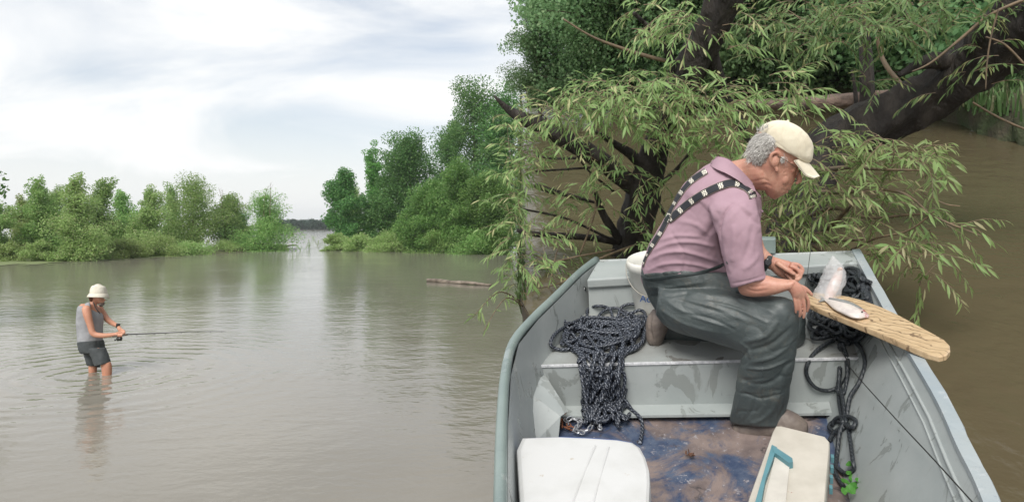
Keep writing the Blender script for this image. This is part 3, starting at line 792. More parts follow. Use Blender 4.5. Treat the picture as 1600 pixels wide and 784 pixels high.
# black rope heap at the bow, starboard, with loops hanging off the deck
heap = thing('rope_heap', LB(1320, 490, H_DECK), 'black rope heaped behind the plank with loops hanging off the deck', 'rope')
P = loops(8, [(1345, 450, 30, 26, 3), (1300, 505, 32, 22, 3), (1335, 505, 26, 24, 3), (1360, 465, 22, 26, 2), (1275, 430, 14, 22, 1), (1305, 525, 30, 12, 1)], 34, 0.012, 0.09, 10)
P = clampx(P, lambda y: 1256, lambda y: 1352+max(0, (y-430))*0.28, 405, 545)
g = G(); g.tube(crom([SB(*p) for p in P], 4), R_*1.05, n=6, uvlen=True); g.build('rope_tangle', m_rope_b, heap, smooth=True)
for pl in ([(1310, 530), (1280, 548), (1262, 566), (1260, 585), (1272, 602), (1292, 609), (1312, 602), (1322, 585), (1324, 562), (1316, 538)],
           [(1336, 532), (1350, 548), (1353, 570), (1345, 598), (1333, 622), (1326, 645), (1324, 662)],
           [(1316, 540), (1322, 570), (1324, 600), (1320, 616), (1313, 612), (1312, 580), (1314, 545)],
           [(1312, 540), (1310, 580), (1312, 620), (1317, 650), (1322, 662)],
           [(1312, 600), (1322, 630), (1323, 660)],
           [(1322, 662), (1316, 680), (1310, 710), (1306, 728), (1312, 738), (1324, 740), (1336, 734), (1338, 722), (1332, 695), (1326, 662)],
           [(1303, 665), (1312, 655), (1330, 652), (1340, 660), (1336, 670), (1322, 664), (1308, 658), (1300, 668), (1308, 676), (1322, 668)],
           [(1320, 668), (1308, 678), (1296, 690)], [(1302, 735), (1310, 752), (1322, 768)],
           [(1268, 445), (1262, 425), (1270, 412), (1284, 414), (1288, 424)], [(1330, 440), (1340, 428), (1352, 432), (1356, 445)],
           [(1345, 445), (1358, 455), (1355, 468), (1344, 470)]):
    g = G(); g.tube(crom([SB(x, y, 0.014+0.008*math.sin(2*i)) for i, (x, y) in enumerate(pl)], 6), R_*1.05, n=6, uvlen=True); g.build('rope_loop', m_rope_b, heap, smooth=True)
g = G(); g.tube([LB(1342, 438, 1.35), LB(1352, 445, 1.35)], 0.007, n=6); g.tube(crom([LB(1342, 438, 1.35), LB(1341, 432, 1.35), LB(1347, 433, 1.35), LB(1352, 445, 1.35)], 4), 0.004, n=6)
g.build('snap_hook', m_chrome, heap, smooth=True)
m_line = simple('dark fishing line', (0.02, 0.02, 0.02), rough=0.5)
g = G(); pts = [SB(1296, 528, .05), SB(1322, 560, .04), SB(1345, 585, .06), SB(1405, 652, .05), SB(1470, 722, .04), SB(1540, 800, .03)]
g.tube(crom(pts, 8), 0.0022, n=5)
g2 = g.build('mooring_line', m_line, loc=pts[0]); tag(g2, 'thin dark line running down from the black rope past the starboard side', 'line')
g = G(); g.tube([PB(1270, 330, 3.3), PB(1266, 395, 3.25), PB(1262, 425, 3.2), PB(1256, 458, 3.0)], 0.0014, n=4)
tag(g.build('fishing_line', m_line, loc=PB(1256, 458, 3.0)), 'hair-thin upright line rising from the man\'s hands', 'line')

# ------------------------------------------------------------------ cooler
m_cool = simple('stained white lid plastic', (0.55, 0.55, 0.54), (0.46, 0.46, 0.44), rough=0.42, scale=6, bscale=40, bstr=0.1, lo=.45, hi=.8)
t = m_cool.node_tree; b = t.nodes['Principled BSDF']
src = b.inputs['Base Color'].links[0].from_socket
L(t, mixc(t, ramp(t, tex(t, 22, 5, 0.7), .66, .72), src, (0.42, 0.36, 0.28)), b.inputs['Base Color'])
m_coolb = simple('blue cooler plastic', (0.03, 0.09, 0.30), rough=0.4, scale=10)
cooler = thing('cooler', LB(930, 720, H_FLOOR), 'white-lidded blue cooler at the bottom left of the boat', 'cooler')
def rounded_prism(g, px, H0, H1, inset_top=0.0, dome=0.0, inset_bot=0.0):
    top = [toB(LB(x, y, H1)) for x, y in px]; c = sum(top, Vector())/len(top)
    levels = [(H0, 1-inset_bot), (H1+0.02, 1.0), (H1+0.006, 0.985), (H1, 0.955-inset_top)]
    vs = []; n = len(top)
    for H, s in levels:
        for q in top: vs.append(UB(c.x+(q.x-c.x)*s, c.y+(q.y-c.y)*s, -H))
    k = len(levels); vs.append(UB(c.x, c.y, -H1+dome))
    fs = [(j*n+i, j*n+(i+1) % n, (j+1)*n+(i+1) % n, (j+1)*n+i) for j in range(k-1) for i in range(n)]
    fs += [((k-1)*n+i, (k-1)*n+(i+1) % n, k*n) for i in range(n)]; fs.append(tuple(range(n-1, -1, -1)))
    g.add(vs, fs)
lidpx = [(815, 681), (870, 679), (920, 681), (965, 684), (988, 688), (1000, 696), (1009, 712), (1015, 732), (1016, 752), (1014, 800), (1010, 860), (990, 880), (872, 880), (852, 870), (812, 800), (806, 700)]
g = G(); rounded_prism(g, lidpx, 1.41, 1.345, 0.02, 0.006); g.build('lid', m_cool, cooler, smooth=False)
g = G(); rounded_prism(g, [(x*0.95+50, y) for x, y in lidpx], 1.69, 1.405, 0, 0, 0.08); g.build('body', m_coolb, cooler)
g = G()
for (x0, y0, x1, y1) in ((930, 696, 893, 790), (951, 698, 926, 790)):
    p, q = LB(x0, y0, 1.3425), LB(x1, y1, 1.3415); g.tube([p, q], 0.004, n=5)
g.build('lid_ridge', m_cool, cooler)

# ------------------------------------------------------------------ beige box with a teal handle
m_tb = simple('cream plastic', (0.52, 0.485, 0.42), (0.42, 0.39, 0.33), rough=0.4, scale=8, bscale=60, bstr=0.08)
t = m_tb.node_tree; b = t.nodes['Principled BSDF']; src = b.inputs['Base Color'].links[0].from_socket
L(t, mixc(t, ramp(t, tex(t, 30, 5, 0.7), .68, .72), src, (0.28, 0.12, 0.09)), b.inputs['Base Color'])
m_teal = simple('teal plastic', (0.10, 0.24, 0.27), (0.08, 0.19, 0.22), rough=0.45, scale=10)
tb = thing('tackle_box', LB(1240, 720, H_FLOOR), 'cream tackle box with a teal carrying handle at the man\'s feet', 'tackle box')
tpx = [(1212, 663), (1220, 663), (1290, 680), (1297, 688), (1297, 700), (1291, 770), (1284, 860), (1150, 860), (1168, 780), (1207, 672)]
g = G(); rounded_prism(g, tpx, 1.52, 1.43, 0.0, 0.0); g.build('lid', m_tb, tb)
g = G(); rounded_prism(g, [(x*0.985+19, y+8) for x, y in tpx], 1.69, 1.515, 0, 0, 0.05); g.build('body', m_tb, tb)
def slab(g, px, H0, H1):
    a = [LB(x, y, H1) for x, y in px]; c = [LB(x, y, H1)-BW*(H0-H1) for x, y in px]; n = len(px)
    g.add(a+c, [tuple(range(n))]+[tuple(range(2*n-1, n-1, -1))]+[(i, n+i, n+(i+1) % n, (i+1) % n) for i in range(n)])
g = G()
slab(g, [(1206, 694), (1214, 698), (1196, 748), (1188, 790), (1178, 790)], 1.43, 1.408)
slab(g, [(1206, 694), (1238, 715), (1239, 721), (1232, 722), (1213, 708), (1209, 706)], 1.43, 1.406)
g.build('handle', m_teal, tb)
g = G(); slab(g, [(1212, 708), (1234, 722), (1226, 800), (1190, 800)], 1.43, 1.422); g.build('handle_recess', simple('pale cream plastic', (0.58, 0.55, 0.49), rough=0.4, scale=8), tb)
for i in range(4):
    y = 716+i*16; c = LB(1300.5-i*0.8, y, 1.50); g = G(); g.box(c, BU, BV, BW, 0.010, 0.020, 0.022); g.build('latch', m_teal, tb)
# torn green leaves on the floor by the box
m_weed = leaf_mat('fresh green weed', (0.06, 0.20, 0.03), (0.10, 0.28, 0.05), trans=0.4)
g = G(); rng = random.Random(2)
for (x, y, r) in ((1329, 724, 8), (1334, 745, 9), (1322, 752, 8), (1336, 758, 8), (1329, 764, 8), (1319, 766, 6), (1341, 750, 6), (1326, 738, 4)):
    c = LB(x, y, 1.66-rng.uniform(0, .03)); s = r*c.y/F; n = 9; up = (BW+BV*rng.uniform(-.8, .1)+BU*rng.uniform(-.5, .5)).normalized(); a = up.orthogonal().normalized(); b_ = up.cross(a)
    vs = [c+(a*math.cos(2*math.pi*i/n)+b_*math.sin(2*math.pi*i/n))*s*rng.uniform(.75, 1.15)+up*rng.uniform(-.004, .004) for i in range(n)]+[c-up*0.004]
    g.add(vs, [(i, (i+1) % n, n) for i in range(n)])
g.tube([LB(1329, 724, 1.65), LB(1331, 740, 1.67), LB(1328, 764, 1.67)], 0.0025, n=5)
tag(g.build('weed_sprig', m_weed, loc=LB(1330, 745, 1.69)), 'bright green leafy weed caught in the rope on the floor', 'weed')
# dead leaf and debris on the floor
g = G(); rng = random.Random(6); c0 = LB(1078, 712, H_FLOOR-.012)
for k in range(7):
    c = c0+BU*rng.uniform(-.02, .02)+BV*rng.uniform(-.015, .015)+BW*rng.uniform(0, .01); d = Vector((rng.uniform(-1, 1), rng.uniform(-1, 1), rng.uniform(-.3, .6))).normalized(); e = d.orthogonal().normalized()
    g.add([c-d*.02, c+e*.007, c+d*.02, c-e*.007+BW*.004], [(0, 1, 2, 3)])
tag(g.build('dead_leaf', simple('brown leaf', (0.16, 0.08, 0.05), rough=0.8, scale=30), loc=c0), 'curled brown dead leaf in the middle of the boat floor', 'leaf')
for (x, y) in ((1292, 648), (1262, 648), (880, 512)):
    pass

# ------------------------------------------------------------------ white bucket
m_buck = simple('dirty white bucket', (0.72, 0.71, 0.66), (0.55, 0.52, 0.44), rough=0.45, scale=9, bscale=30, bstr=0.1, lo=.45, hi=.75)
bq = toB(LB(1029, 486, H_DECK)); bc = UB(bq.x, bq.y, -H_DECK+0.004)
bucket = thing('bucket', bc, 'dirty white plastic bucket with blue lettering behind the man', 'bucket')
BAX = (BW+BU*-0.05).normalized()
g = G(); g.lathe([(0.118, 0.0), (0.124, 0.02), (0.136, 0.25), (0.143, 0.255), (0.143, 0.285), (0.137, 0.30), (0.131, 0.30), (0.128, 0.25), (0.115, 0.012)], bc, BAX, n=40); g.build('body', m_buck, bucket, smooth=True)
g = G(); a = BU; hp = []
for i in range(13):
    th = math.pi*i/12; hp.append(bc+BAX*0.262-BU*0.148*math.cos(th)*1.0-BV*0.146*math.sin(th)-BAX*0.13*math.sin(th))
g.tube(crom(hp, 3), 0.0022, n=5); g.build('handle', simple('handle wire', (0.45, 0.42, 0.36), rough=0.5, metal=.5), bucket, smooth=True)
def on_bucket(x, y, off=0.0015):
    d = ray(x, y)
    lo, hi = 2.0, None
    best = None
    for i in range(800):
        s = 3.0+i*0.0015; p = CAMP+d*s; r = p-bc; h = r.dot(BAX); rad = (r-BAX*h).length
        if rad < 0.124+(h-0.02)*0.052+off: return p
    return CAMP+d*3.6
m_blue = simple('blue print', (0.03, 0.13, 0.42), rough=0.5)
def text_mesh(s):
    cu = bpy.data.curves.new('lettering', 'FONT'); cu.body = s; cu.size = 1.0; cu.extrude = 0.0; cu.resolution_u = 3
    o = bpy.data.objects.new('lettering', cu); COL.objects.link(o); bpy.context.view_layer.update()
    me = bpy.data.meshes.new_from_object(o.evaluated_get(bpy.context.evaluated_depsgraph_get())); bpy.data.objects.remove(o); return me
tm = text_mesh('Ac')
bm = bmesh.new(); bm.from_mesh(tm); bmesh.ops.triangulate(bm, faces=bm.faces); bmesh.ops.subdivide_edges(bm, edges=bm.edges, cuts=1); bm.to_mesh(tm); bm.free()
org = bucket.location
for v_ in tm.vertices:
    px_ = 999.5+v_.co.x*15.0+v_.co.y*0.8; py_ = 471-v_.co.y*15.5+v_.co.x*1.2
    v_.co = on_bucket(px_, py_)-org
link('lettering', tm, m_blue, bucket)

# ------------------------------------------------------------------ plank, fish and bag
m, t, b = new_mat('figured pale plank')
w = N(t, 'ShaderNodeTexWave', wave_type='BANDS', bands_direction='X'); c = N(t, 'ShaderNodeTexCoord'); mp = N(t, 'ShaderNodeMapping'); mp.inputs['Rotation'].default_value = (0, 0, R(-38)); mp.inputs['Scale'].default_value = (1.0, 1.0, 1)
L(t, c.outputs['Object'], mp.inputs[0]); L(t, mp.outputs[0], w.inputs['Vector']); w.inputs['Scale'].default_value = 9.5; w.inputs['Distortion'].default_value = 9.0; w.inputs['Detail'].default_value = 3; w.inputs['Detail Scale'].default_value = 1.4
dk = ramp(t, w.outputs[0], 0.86, 0.98)
base_ = mixc(t, ramp(t, tex(t, 9, 4, stretch=(1, 4, 1)), .35, .65), (0.58, 0.43, 0.26), (0.47, 0.33, 0.19))
L(t, mixc(t, M(t, 'MULTIPLY', M(t, 'MULTIPLY', dk, ramp(t, tex(t, 6, 3), .25, .5)), 0.85), base_, (0.13, 0.075, 0.045)), b.inputs['Base Color']); b.inputs['Roughness'].default_value = 0.35
b.inputs['Coat Weight'].default_value = 0.2
bump(t, b, w.outputs[0], 0.1, 0.002); m_plank = m
HP = 1.21
ppx = [(1252, 457), (1275, 457), (1300, 459), (1325, 463), (1352, 470), (1378, 480), (1402, 491), (1430, 506), (1458, 521), (1476, 531), (1484, 539), (1485, 547), (1479, 554), (1468, 557), (1450, 552), (1425, 542), (1395, 529), (1365, 516), (1335, 504), (1305, 492), (1280, 482), (1264, 474), (1256, 466)]
g = G(); vs = []
for (dH, sc) in ((0, 0.985), (0.004, 1.0), (0.020, 1.0), (0.024, 0.985)):
    top = [LB(x, y, HP) for x, y in ppx]; c = sum(top, Vector())/len(top)
    vs += [c+(p-c)*sc-BW*dH for p in top]
n = len(ppx)
g.add(vs, [tuple(range(n))]+[(j*n+i, (j+1)*n+i, (j+1)*n+(i+1) % n, j*n+(i+1) % n) for j in range(3) for i in range(n)]+[tuple(range(4*n-1, 3*n-1, -1))])
tag(g.build('plank', m_plank, loc=LB(1370, 500, HP)), 'pale figured wooden plank laid over the starboard rim with a fish on it', 'plank')
m, t, b = new_mat('silver fish skin')
oc = N(t, 'ShaderNodeTexCoord'); spx = N(t, 'ShaderNodeSeparateXYZ'); L(t, oc.outputs['Object'], spx.inputs[0])
c1 = mixc(t, ramp(t, tex(t, 30, 4), .4, .6), (0.66, 0.60, 0.55), (0.55, 0.50, 0.47))
red = M(t, 'MULTIPLY', ramp(t, spx.outputs[0], 0.004, 0.024), ramp(t, tex(t, 70, 5, .7), .40, .56))
c1 = mixc(t, red, c1, (0.36, 0.05, 0.05))
L(t, c1, b.inputs['Base Color']); b.inputs['Roughness'].default_value = 0.22; b.inputs['Specular IOR Level'].default_value = 0.7; bump(t, b, tex(t, 180, 2, kind='v'), 0.2, 0.002); m_fish = m
m_fishb = simple('dark fish back', (0.16, 0.17, 0.17), (0.28, 0.28, 0.27), rough=0.25, scale=60)
def ring_loft(g, proj, rings, n=18, seg=5, round_caps=True):
    """rings: (xa, ya, xb, yb, v, rv); ellipse with one diameter from a to b and half depth rv along the view"""
    A = crom([proj(r[0], r[1], r[4]) for r in rings], seg); B = crom([proj(r[2], r[3], r[4]) for r in rings], seg)
    RV = [v.x for v in crom([(r[5], 0, 0) for r in rings], seg)]
    m = len(A); vs = []
    for i in range(m):
        c = (A[i]+B[i])/2; ax = (A[i]-B[i])/2; d = (c-CAMP).normalized()
        nrm = ax.normalized(); d = (d-nrm*d.dot(nrm)).normalized()*max(RV[i], 1e-4)
        for k in range(n):
            th = 2*math.pi*k/n; vs.append(c+ax*math.cos(th)+d*math.sin(th))
    fs = [(i*n+k, i*n+(k+1) % n, (i+1)*n+(k+1) % n, (i+1)*n+k) for i in range(m-1) for k in range(n)]
    c0 = (A[0]+B[0])/2; c1 = (A[-1]+B[-1])/2
    cap = (A[0]-B[0]).length*0.25 if round_caps else 0; cap1 = (A[-1]-B[-1]).length*0.25 if round_caps else 0
    d0 = (c0-(A[1]+B[1])/2); d1 = (c1-(A[-2]+B[-2])/2)
    for (cc, dd, cp, st, flip) in ((c0, d0, cap, 0, 1), (c1, d1, cap1, (m-1)*n, 0)):
        dd = dd.normalized() if dd.length > 1e-7 else Vector((0, 0, 0))
        if round_caps:
            b1 = len(vs)
            for k in range(n): vs.append(cc+(vs[st+k]-cc)*0.72+dd*cp*0.7)
            vs.append(cc+dd*cp); ce = len(vs)-1
            for k in range(n):
                k2 = (k+1) % n
                q1 = (st+k, st+k2, b1+k2, b1+k); q2 = (b1+k, b1+k2, ce)
                fs.append(q1[::-1] if flip else q1); fs.append(q2[::-1] if flip else q2)
        else:
            vs.append(cc); ce = len(vs)-1
            for k in range(n):
                q2 = (st+k, st+(k+1) % n, ce); fs.append(q2[::-1] if flip else q2)
    g.add(vs, fs)
PH = lambda x, y, dh: LB(x, y, HP-dh)
fo = LB(1318, 478, HP); fish = thing('fish', fo, 'small silver fish with bloody head lying on the plank', 'fish')
g = G(); ring_loft(g, PH, [(1289, 466, 1288, 469, .006, .003), (1297, 466, 1293, 473, .010, .007), (1310, 467, 1303, 482, .014, .013), (1325, 471, 1317, 489, .016, .016), (1340, 478, 1331, 495, .016, .016), (1350, 485, 1343, 497, .014, .013), (1356, 491, 1352, 496, .010, .006)])
o = g.build('body', m_fish, fish, smooth=True)
# turn the texture axis along the fish: handled by object coordinates (x runs towards the head)
g = G(); a = [PH(x, y, .008) for x, y in ((1290, 467), (1280, 460), (1284, 466), (1279, 471), (1289, 469))]; g.add(a+[p-BW*.003 for p in a], [(0, 1, 2, 3, 4), (9, 8, 7, 6, 5)]+[(i, 5+i, 5+(i+1) % 5, (i+1) % 5) for i in range(5)]); g.build('tail_fin', m_fishb, fish)
g = G(); ring_loft(g, PH, [(1296, 465, 1295, 467, .016, .003), (1312, 467, 1310, 471, .026, .004), (1330, 472, 1327, 477, .028, .005), (1345, 480, 1341, 485, .026, .004), (1351, 486, 1349, 488, .018, .003)]); g.build('back_stripe', m_fishb, fish, smooth=True)
g = G(); g.ball(PH(1347, 487, .030), 0.0035, n=8, m=6); g.build('eye', m_line, fish)

m, t, b = new_mat('crumpled clear plastic'); out = t.nodes['Material Output']
b.inputs['Base Color'].default_value = (0.85, 0.85, 0.86, 1); b.inputs['Roughness'].default_value = 0.15; b.inputs['Specular IOR Level'].default_value = 0.8
bump(t, b, tex(t, 35, 4, 0.6, dist=1.5), 0.9, 0.012)
tb_ = N(t, 'ShaderNodeBsdfTransparent'); ms = N(t, 'ShaderNodeMixShader'); L(t, ramp(t, tex(t, 22, 4), .2, .9), ms.inputs[0])
ms2 = N(t, 'ShaderNodeMixShader'); ms2.inputs[0].default_value = 0.34; L(t, tb_.outputs[0], ms2.inputs[1]); L(t, b.outputs[0], ms2.inputs[2]); L(t, ms2.outputs[0], out.inputs[0])
m_bag = m
bo = PB(1292, 455, 3.18); bag = thing('plastic_bag', bo, 'clear plastic bag of fish propped behind the plank', 'bag')
g = G(); ring_loft(g, PB, [(1299, 401, 1307, 404, 3.2, .004), (1290, 416, 1316, 414, 3.2, .012), (1283, 432, 1323, 426, 3.19, .03), (1276, 448, 1321, 444, 3.17, .045), (1270, 462, 1310, 464, 3.14, .045), (1276, 476, 1300, 476, 3.10, .03)], n=28, seg=8)
o = g.build('film', m_bag, bag, smooth=True)
rng = random.Random(3)
for v_ in o.data.vertices:
    p = v_.co; v_.co = p+Vector(mnoise.noise_vector(p*28))*0.007+Vector(mnoise.noise_vector(p*60))*0.003
g = G(); ring_loft(g, PB, [(1310, 418, 1317, 420, 3.18, .006), (1302, 430, 1316, 434, 3.18, .012), (1294, 444, 1312, 450, 3.16, .018), (1290, 456, 1304, 462, 3.14, .016), (1286, 468, 1296, 470, 3.12, .01)])
g.build('fish_fillet', simple('pale pink flesh', (0.62, 0.42, 0.36), (0.55, 0.50, 0.47), rough=0.3, scale=25), bag, smooth=True)
# ================================================================== PEOPLE
def remeshed(name, g, voxel, parent, material, smooth_it=6, disp=0.0, dscale=20, ridge=0.0, rscale=10, post=None, sf=0.5):
    """fuse overlapping closed lofts into one continuous skin"""
    org = origin_of(parent); me = g.mesh('tmp', org)
    o = bpy.data.objects.new('tmp', me); COL.objects.link(o)
    bm = bmesh.new(); bm.from_mesh(me); bmesh.ops.recalc_face_normals(bm, faces=bm.faces); bm.to_mesh(me); bm.free()
    r = o.modifiers.new('r', 'REMESH'); r.mode = 'VOXEL'; r.voxel_size = voxel; r.adaptivity = 0.0
    if smooth_it:
        s = o.modifiers.new('s', 'SMOOTH'); s.factor = sf; s.iterations = smooth_it
    dg = bpy.context.evaluated_depsgraph_get(); dg.update()
    m2 = bpy.data.meshes.new_from_object(o.evaluated_get(dg)); bpy.data.objects.remove(o)
    m2.name = name
    n = len(m2.vertices); co = np.empty(n*3, dtype=np.float32); m2.vertices.foreach_get('co', co); co = co.reshape(-1, 3).astype(float)
    no = np.empty(n*3, dtype=np.float32); m2.vertices.foreach_get('normal', no); no = no.reshape(-1, 3).astype(float)
    if disp:
        d = np.array([mnoise.fractal(Vector(c)*dscale, 1.0, 2.0, 3) for c in co]); co += no*(d*disp)[:, None]
    if ridge:
        d = np.array([(1-min(1, abs(mnoise.noise(Vector(c)*rscale+Vector((0, 0, mnoise.noise(Vector(c)*rscale*.4)*1.5))))*3.2))**2 for c in co]); co += no*(d*ridge)[:, None]
    if post: co = post(co, no, np.array(org))
    m2.vertices.foreach_set('co', co.ravel().astype(np.float32)); m2.update()
    m2.materials.clear()
    return link(name, m2, material, parent, smooth=True)
def fold_fn(lines, front_only=True):
    """lines: (points in picture px, ridge half width px, height in m); ridges only on the side that faces the viewer"""
    def f(co, no, org):
        w = co+org-np.array(CAMP); Yd = w[:, 1]; px = 800+F*w[:, 0]/Yd; py = 350-F*w[:, 2]/Yd
        vd = w/np.linalg.norm(w, axis=1)[:, None]; face = np.clip(-(vd*no).sum(1)*2.0, 0, 1)
        acc = np.zeros(len(co))
        for pts, hw, amp in lines:
            pp = crom([(a, b, 0) for a, b in pts], 4); best = np.full(len(co), 1e9); T = np.zeros(len(co)); m = len(pp)-1
            for i in range(m):
                ax, ay, bx, by = pp[i].x, pp[i].y, pp[i+1].x, pp[i+1].y; dx, dy = bx-ax, by-ay; l2 = dx*dx+dy*dy+1e-9
                t = np.clip(((px-ax)*dx+(py-ay)*dy)/l2, 0, 1); d = np.hypot(px-ax-t*dx, py-ay-t*dy)
                k = d < best; best[k] = d[k]; T[k] = (i+t[k])/m
            acc += amp*np.exp(-(best/hw)**2)*np.sqrt(np.clip(np.sin(np.pi*np.clip(T, 0, 1)), 0, 1)+0.02)
        return co+no*(acc*face)[:, None]
    return f
def pxr(px_, v): return px_*v*1.03/F
def chain_px(g, pts, proj=PB, n=10, seg=4):
    """pts: (x, y, v, radius px) -> rounded tapering tube"""
    P = [proj(a[0], a[1], a[2]) for a in pts]; Rr = [a[3]*P[i].y/F for i, a in enumerate(pts)]
    C3 = crom(P, seg); RR = [v.x for v in crom([(r, 0, 0) for r in Rr], seg)]
    g.tube(C3, RR, n=n); g.ball(C3[0], RR[0]*0.995, n=n, m=6); g.ball(C3[-1], RR[-1]*0.995, n=n, m=6)

m_skin = simple('weathered skin', (0.52, 0.285, 0.205), (0.44, 0.20, 0.145), rough=0.5, scale=22, bscale=90, bstr=0.25, bdist=0.002, sss=0.12, lo=.3, hi=.75)
t = m_skin.node_tree; b = t.nodes['Principled BSDF']; src = b.inputs['Base Color'].links[0].from_socket
c_ = mixc(t, M(t, 'MULTIPLY', ramp(t, tex(t, 55, 5, .7), .52, .68), .45), src, (0.36, 0.13, 0.09))
L(t, mixc(t, M(t, 'MULTIPLY', ramp(t, tex(t, 210, 3, .6), .62, .70), .35), c_, (0.24, 0.12, 0.08)), b.inputs['Base Color'])
m_shirt = simple('mauve cotton', (0.40, 0.27, 0.315), (0.32, 0.21, 0.25), rough=0.9, scale=7, bscale=260, bstr=0.25, bdist=0.001, lo=.3, hi=.75, spec=0.2)
m, t, b = new_mat('wet green rubber waders')
c1 = mixc(t, ramp(t, tex(t, 5, 6, .65), .35, .65), (0.042, 0.054, 0.055), (0.068, 0.082, 0.080))
sepz = N(t, 'ShaderNodeTexCoord')
c1 = mixc(t, M(t, 'MULTIPLY', ramp(t, tex(t, 11, 7, .75, dist=1), .55, .68), 0.6), c1, (0.12, 0.11, 0.09))
L(t, c1, b.inputs['Base Color']); L(t, M(t, 'ADD', 0.34, M(t, 'MULTIPLY', tex(t, 14, 5), 0.25)), b.inputs['Roughness']); b.inputs['Specular IOR Level'].default_value = 0.6
bump(t, b, tex(t, 24, 7, .7, stretch=(1, 1, 1.6), dist=.6), 0.6, 0.006); m_wader = m
m_dkrub = simple('dark green rubber', (0.022, 0.032, 0.033), (0.035, 0.045, 0.045), rough=0.45, scale=20)
m_boot = simple('muddy boot leather', (0.12, 0.095, 0.085), (0.19, 0.155, 0.13), rough=0.6, scale=14, bscale=60, bstr=0.4)
m_cap = simple('stained cream canvas', (0.72, 0.66, 0.52), (0.60, 0.53, 0.40), rough=0.9, scale=12, bscale=300, bstr=0.2, bdist=0.001, lo=.4, hi=.75)
m_hair = simple('grey hair', (0.46, 0.44, 0.41), (0.30, 0.28, 0.26), rough=0.5, scale=60)
VM = 3.05
man = thing('person', LB(1200, 672, H_FLOOR), 'man in cream cap, mauve shirt and green waders kneeling in the boat, handling fish', 'person')
man_o = man.location
# ---- body: head, neck, arms, hands in one skin
g = G()
V0 = VM-0.02
ring_loft(g, PB, [(1195, 298, 1214, 310, V0, .036), (1187, 287, 1225, 304, V0, .054), (1179, 274, 1234, 295, V0, .062), (1174, 262, 1240, 286, V0, .065), (1171, 252, 1243, 276, V0, .069),
                  (1170, 242, 1244, 267, V0, .070), (1172, 230, 1250, 256, V0, .073), (1178, 216, 1255, 243, V0, .073), (1188, 204, 1258, 228, V0, .066), (1202, 196, 1250, 211, V0, .045), (1216, 194, 1240, 203, V0, .02)], n=28)
ring_loft(g, PB, [(1110, 262, 1172, 300, VM, .11), (1128, 256, 1176, 297, VM, .075), (1148, 251, 1187, 297, VM, .066), (1168, 246, 1202, 298, V0, .062), (1180, 240, 1212, 292, V0, .055)], n=22)
# nose, nostril wings, brow, lips, chin, cheek
chain_px(g, [(1243, 262, V0, 3.0), (1246, 269, V0, 3.3), (1249, 277, V0, 4.0), (1249, 283, V0, 4.0)])
g.ball(PB(1245.5, 286, V0-.012), .0072); g.ball(PB(1245.5, 286, V0+.012), .0072)
for s in (-1, 1):
    chain_px(g, [(1244, 257, V0+s*.012, 3.2), (1243, 257, V0+s*.032, 3.2), (1237, 255, V0+s*.052, 2.6)])
    g.ball(PB(1238, 266, V0+s*.031), .0125)                     # closed lid
    g.ball(PB(1225, 278, V0+s*.038), .022, .022, .030)
    chain_px(g, [(1234.5, 295, V0, 2.3), (1233, 295, V0+s*.014, 1.9), (1228, 293.5, V0+s*.026, 1.1)])
    chain_px(g, [(1229.5, 300, V0, 2.5), (1228, 299.5, V0+s*.013, 2.1), (1224, 297.5, V0+s*.024, 1.2)])
g.ball(PB(1214, 304.5, V0), .019, .019, .013)
# ears
for s in (-1, 1):
    E = lambda x, y, r, dv=0: (x, y, V0+s*(.073+dv), r)
    chain_px(g, [E(1213, 262, 2.6), E(1207, 257, 2.6, .008), E(1204, 249, 2.6, .014), E(1206, 241, 2.6, .014), E(1213, 238, 2.6, .010), E(1218, 243, 2.2, .004), E(1217, 250, 2.0, 0)], n=8)
    chain_px(g, [E(1213, 262, 3.0, .003), E(1214, 266, 3.2, .003)], n=8)
    g.ball(PB(1211, 250, V0+s*.070), .018, .018, .030)
# near arm
ring_loft(g, PB, [(1148, 425, 1188, 415, VM-.27, .045), (1152, 446, 1192, 430, VM-.27, .047), (1158, 459, 1196, 431, VM-.27, .045), (1174, 463, 1197, 430, VM-.27, .043), (1194, 462, 1203, 432, VM-.275, .040), (1212, 459, 1214, 435, VM-.28, .034), (1228, 454, 1232, 437, VM-.29, .026), (1234, 453, 1242, 437, VM-.29, .024)], n=22)
ring_loft(g, PB, [(1230, 452, 1239, 437, VM-.29, .022), (1235, 458, 1250, 443, VM-.29, .022), (1238, 465, 1257, 452, VM-.29, .021), (1240, 472, 1260, 462, VM-.285, .017)], n=18)
vh = VM-.29
chain_px(g, [(1256, 456, vh+.014, 3.3), (1262, 468, vh+.016, 2.9), (1263, 478, vh+.020, 2.7), (1261, 486, vh+.024, 2.2)])
chain_px(g, [(1252, 460, vh, 3.3), (1256, 473, vh, 3.0), (1257, 486, vh+.002, 2.7), (1255.5, 496, vh+.006, 2.2)])
chain_px(g, [(1246, 462, vh-.004, 3.2), (1249, 474, vh-.007, 2.9), (1250.5, 486, vh-.006, 2.6), (1249.5, 494, vh, 2.1)])
chain_px(g, [(1241, 462, vh-.006, 3.0), (1242.5, 472, vh-.011, 2.7), (1243.5, 481, vh-.010, 2.4), (1243.5, 488, vh-.005, 1.9)])
chain_px(g, [(1243, 446, vh+.014, 4.4), (1254, 449, vh+.024, 3.9), (1262, 454, vh+.03, 3.4), (1268, 460, vh+.032, 2.7)])
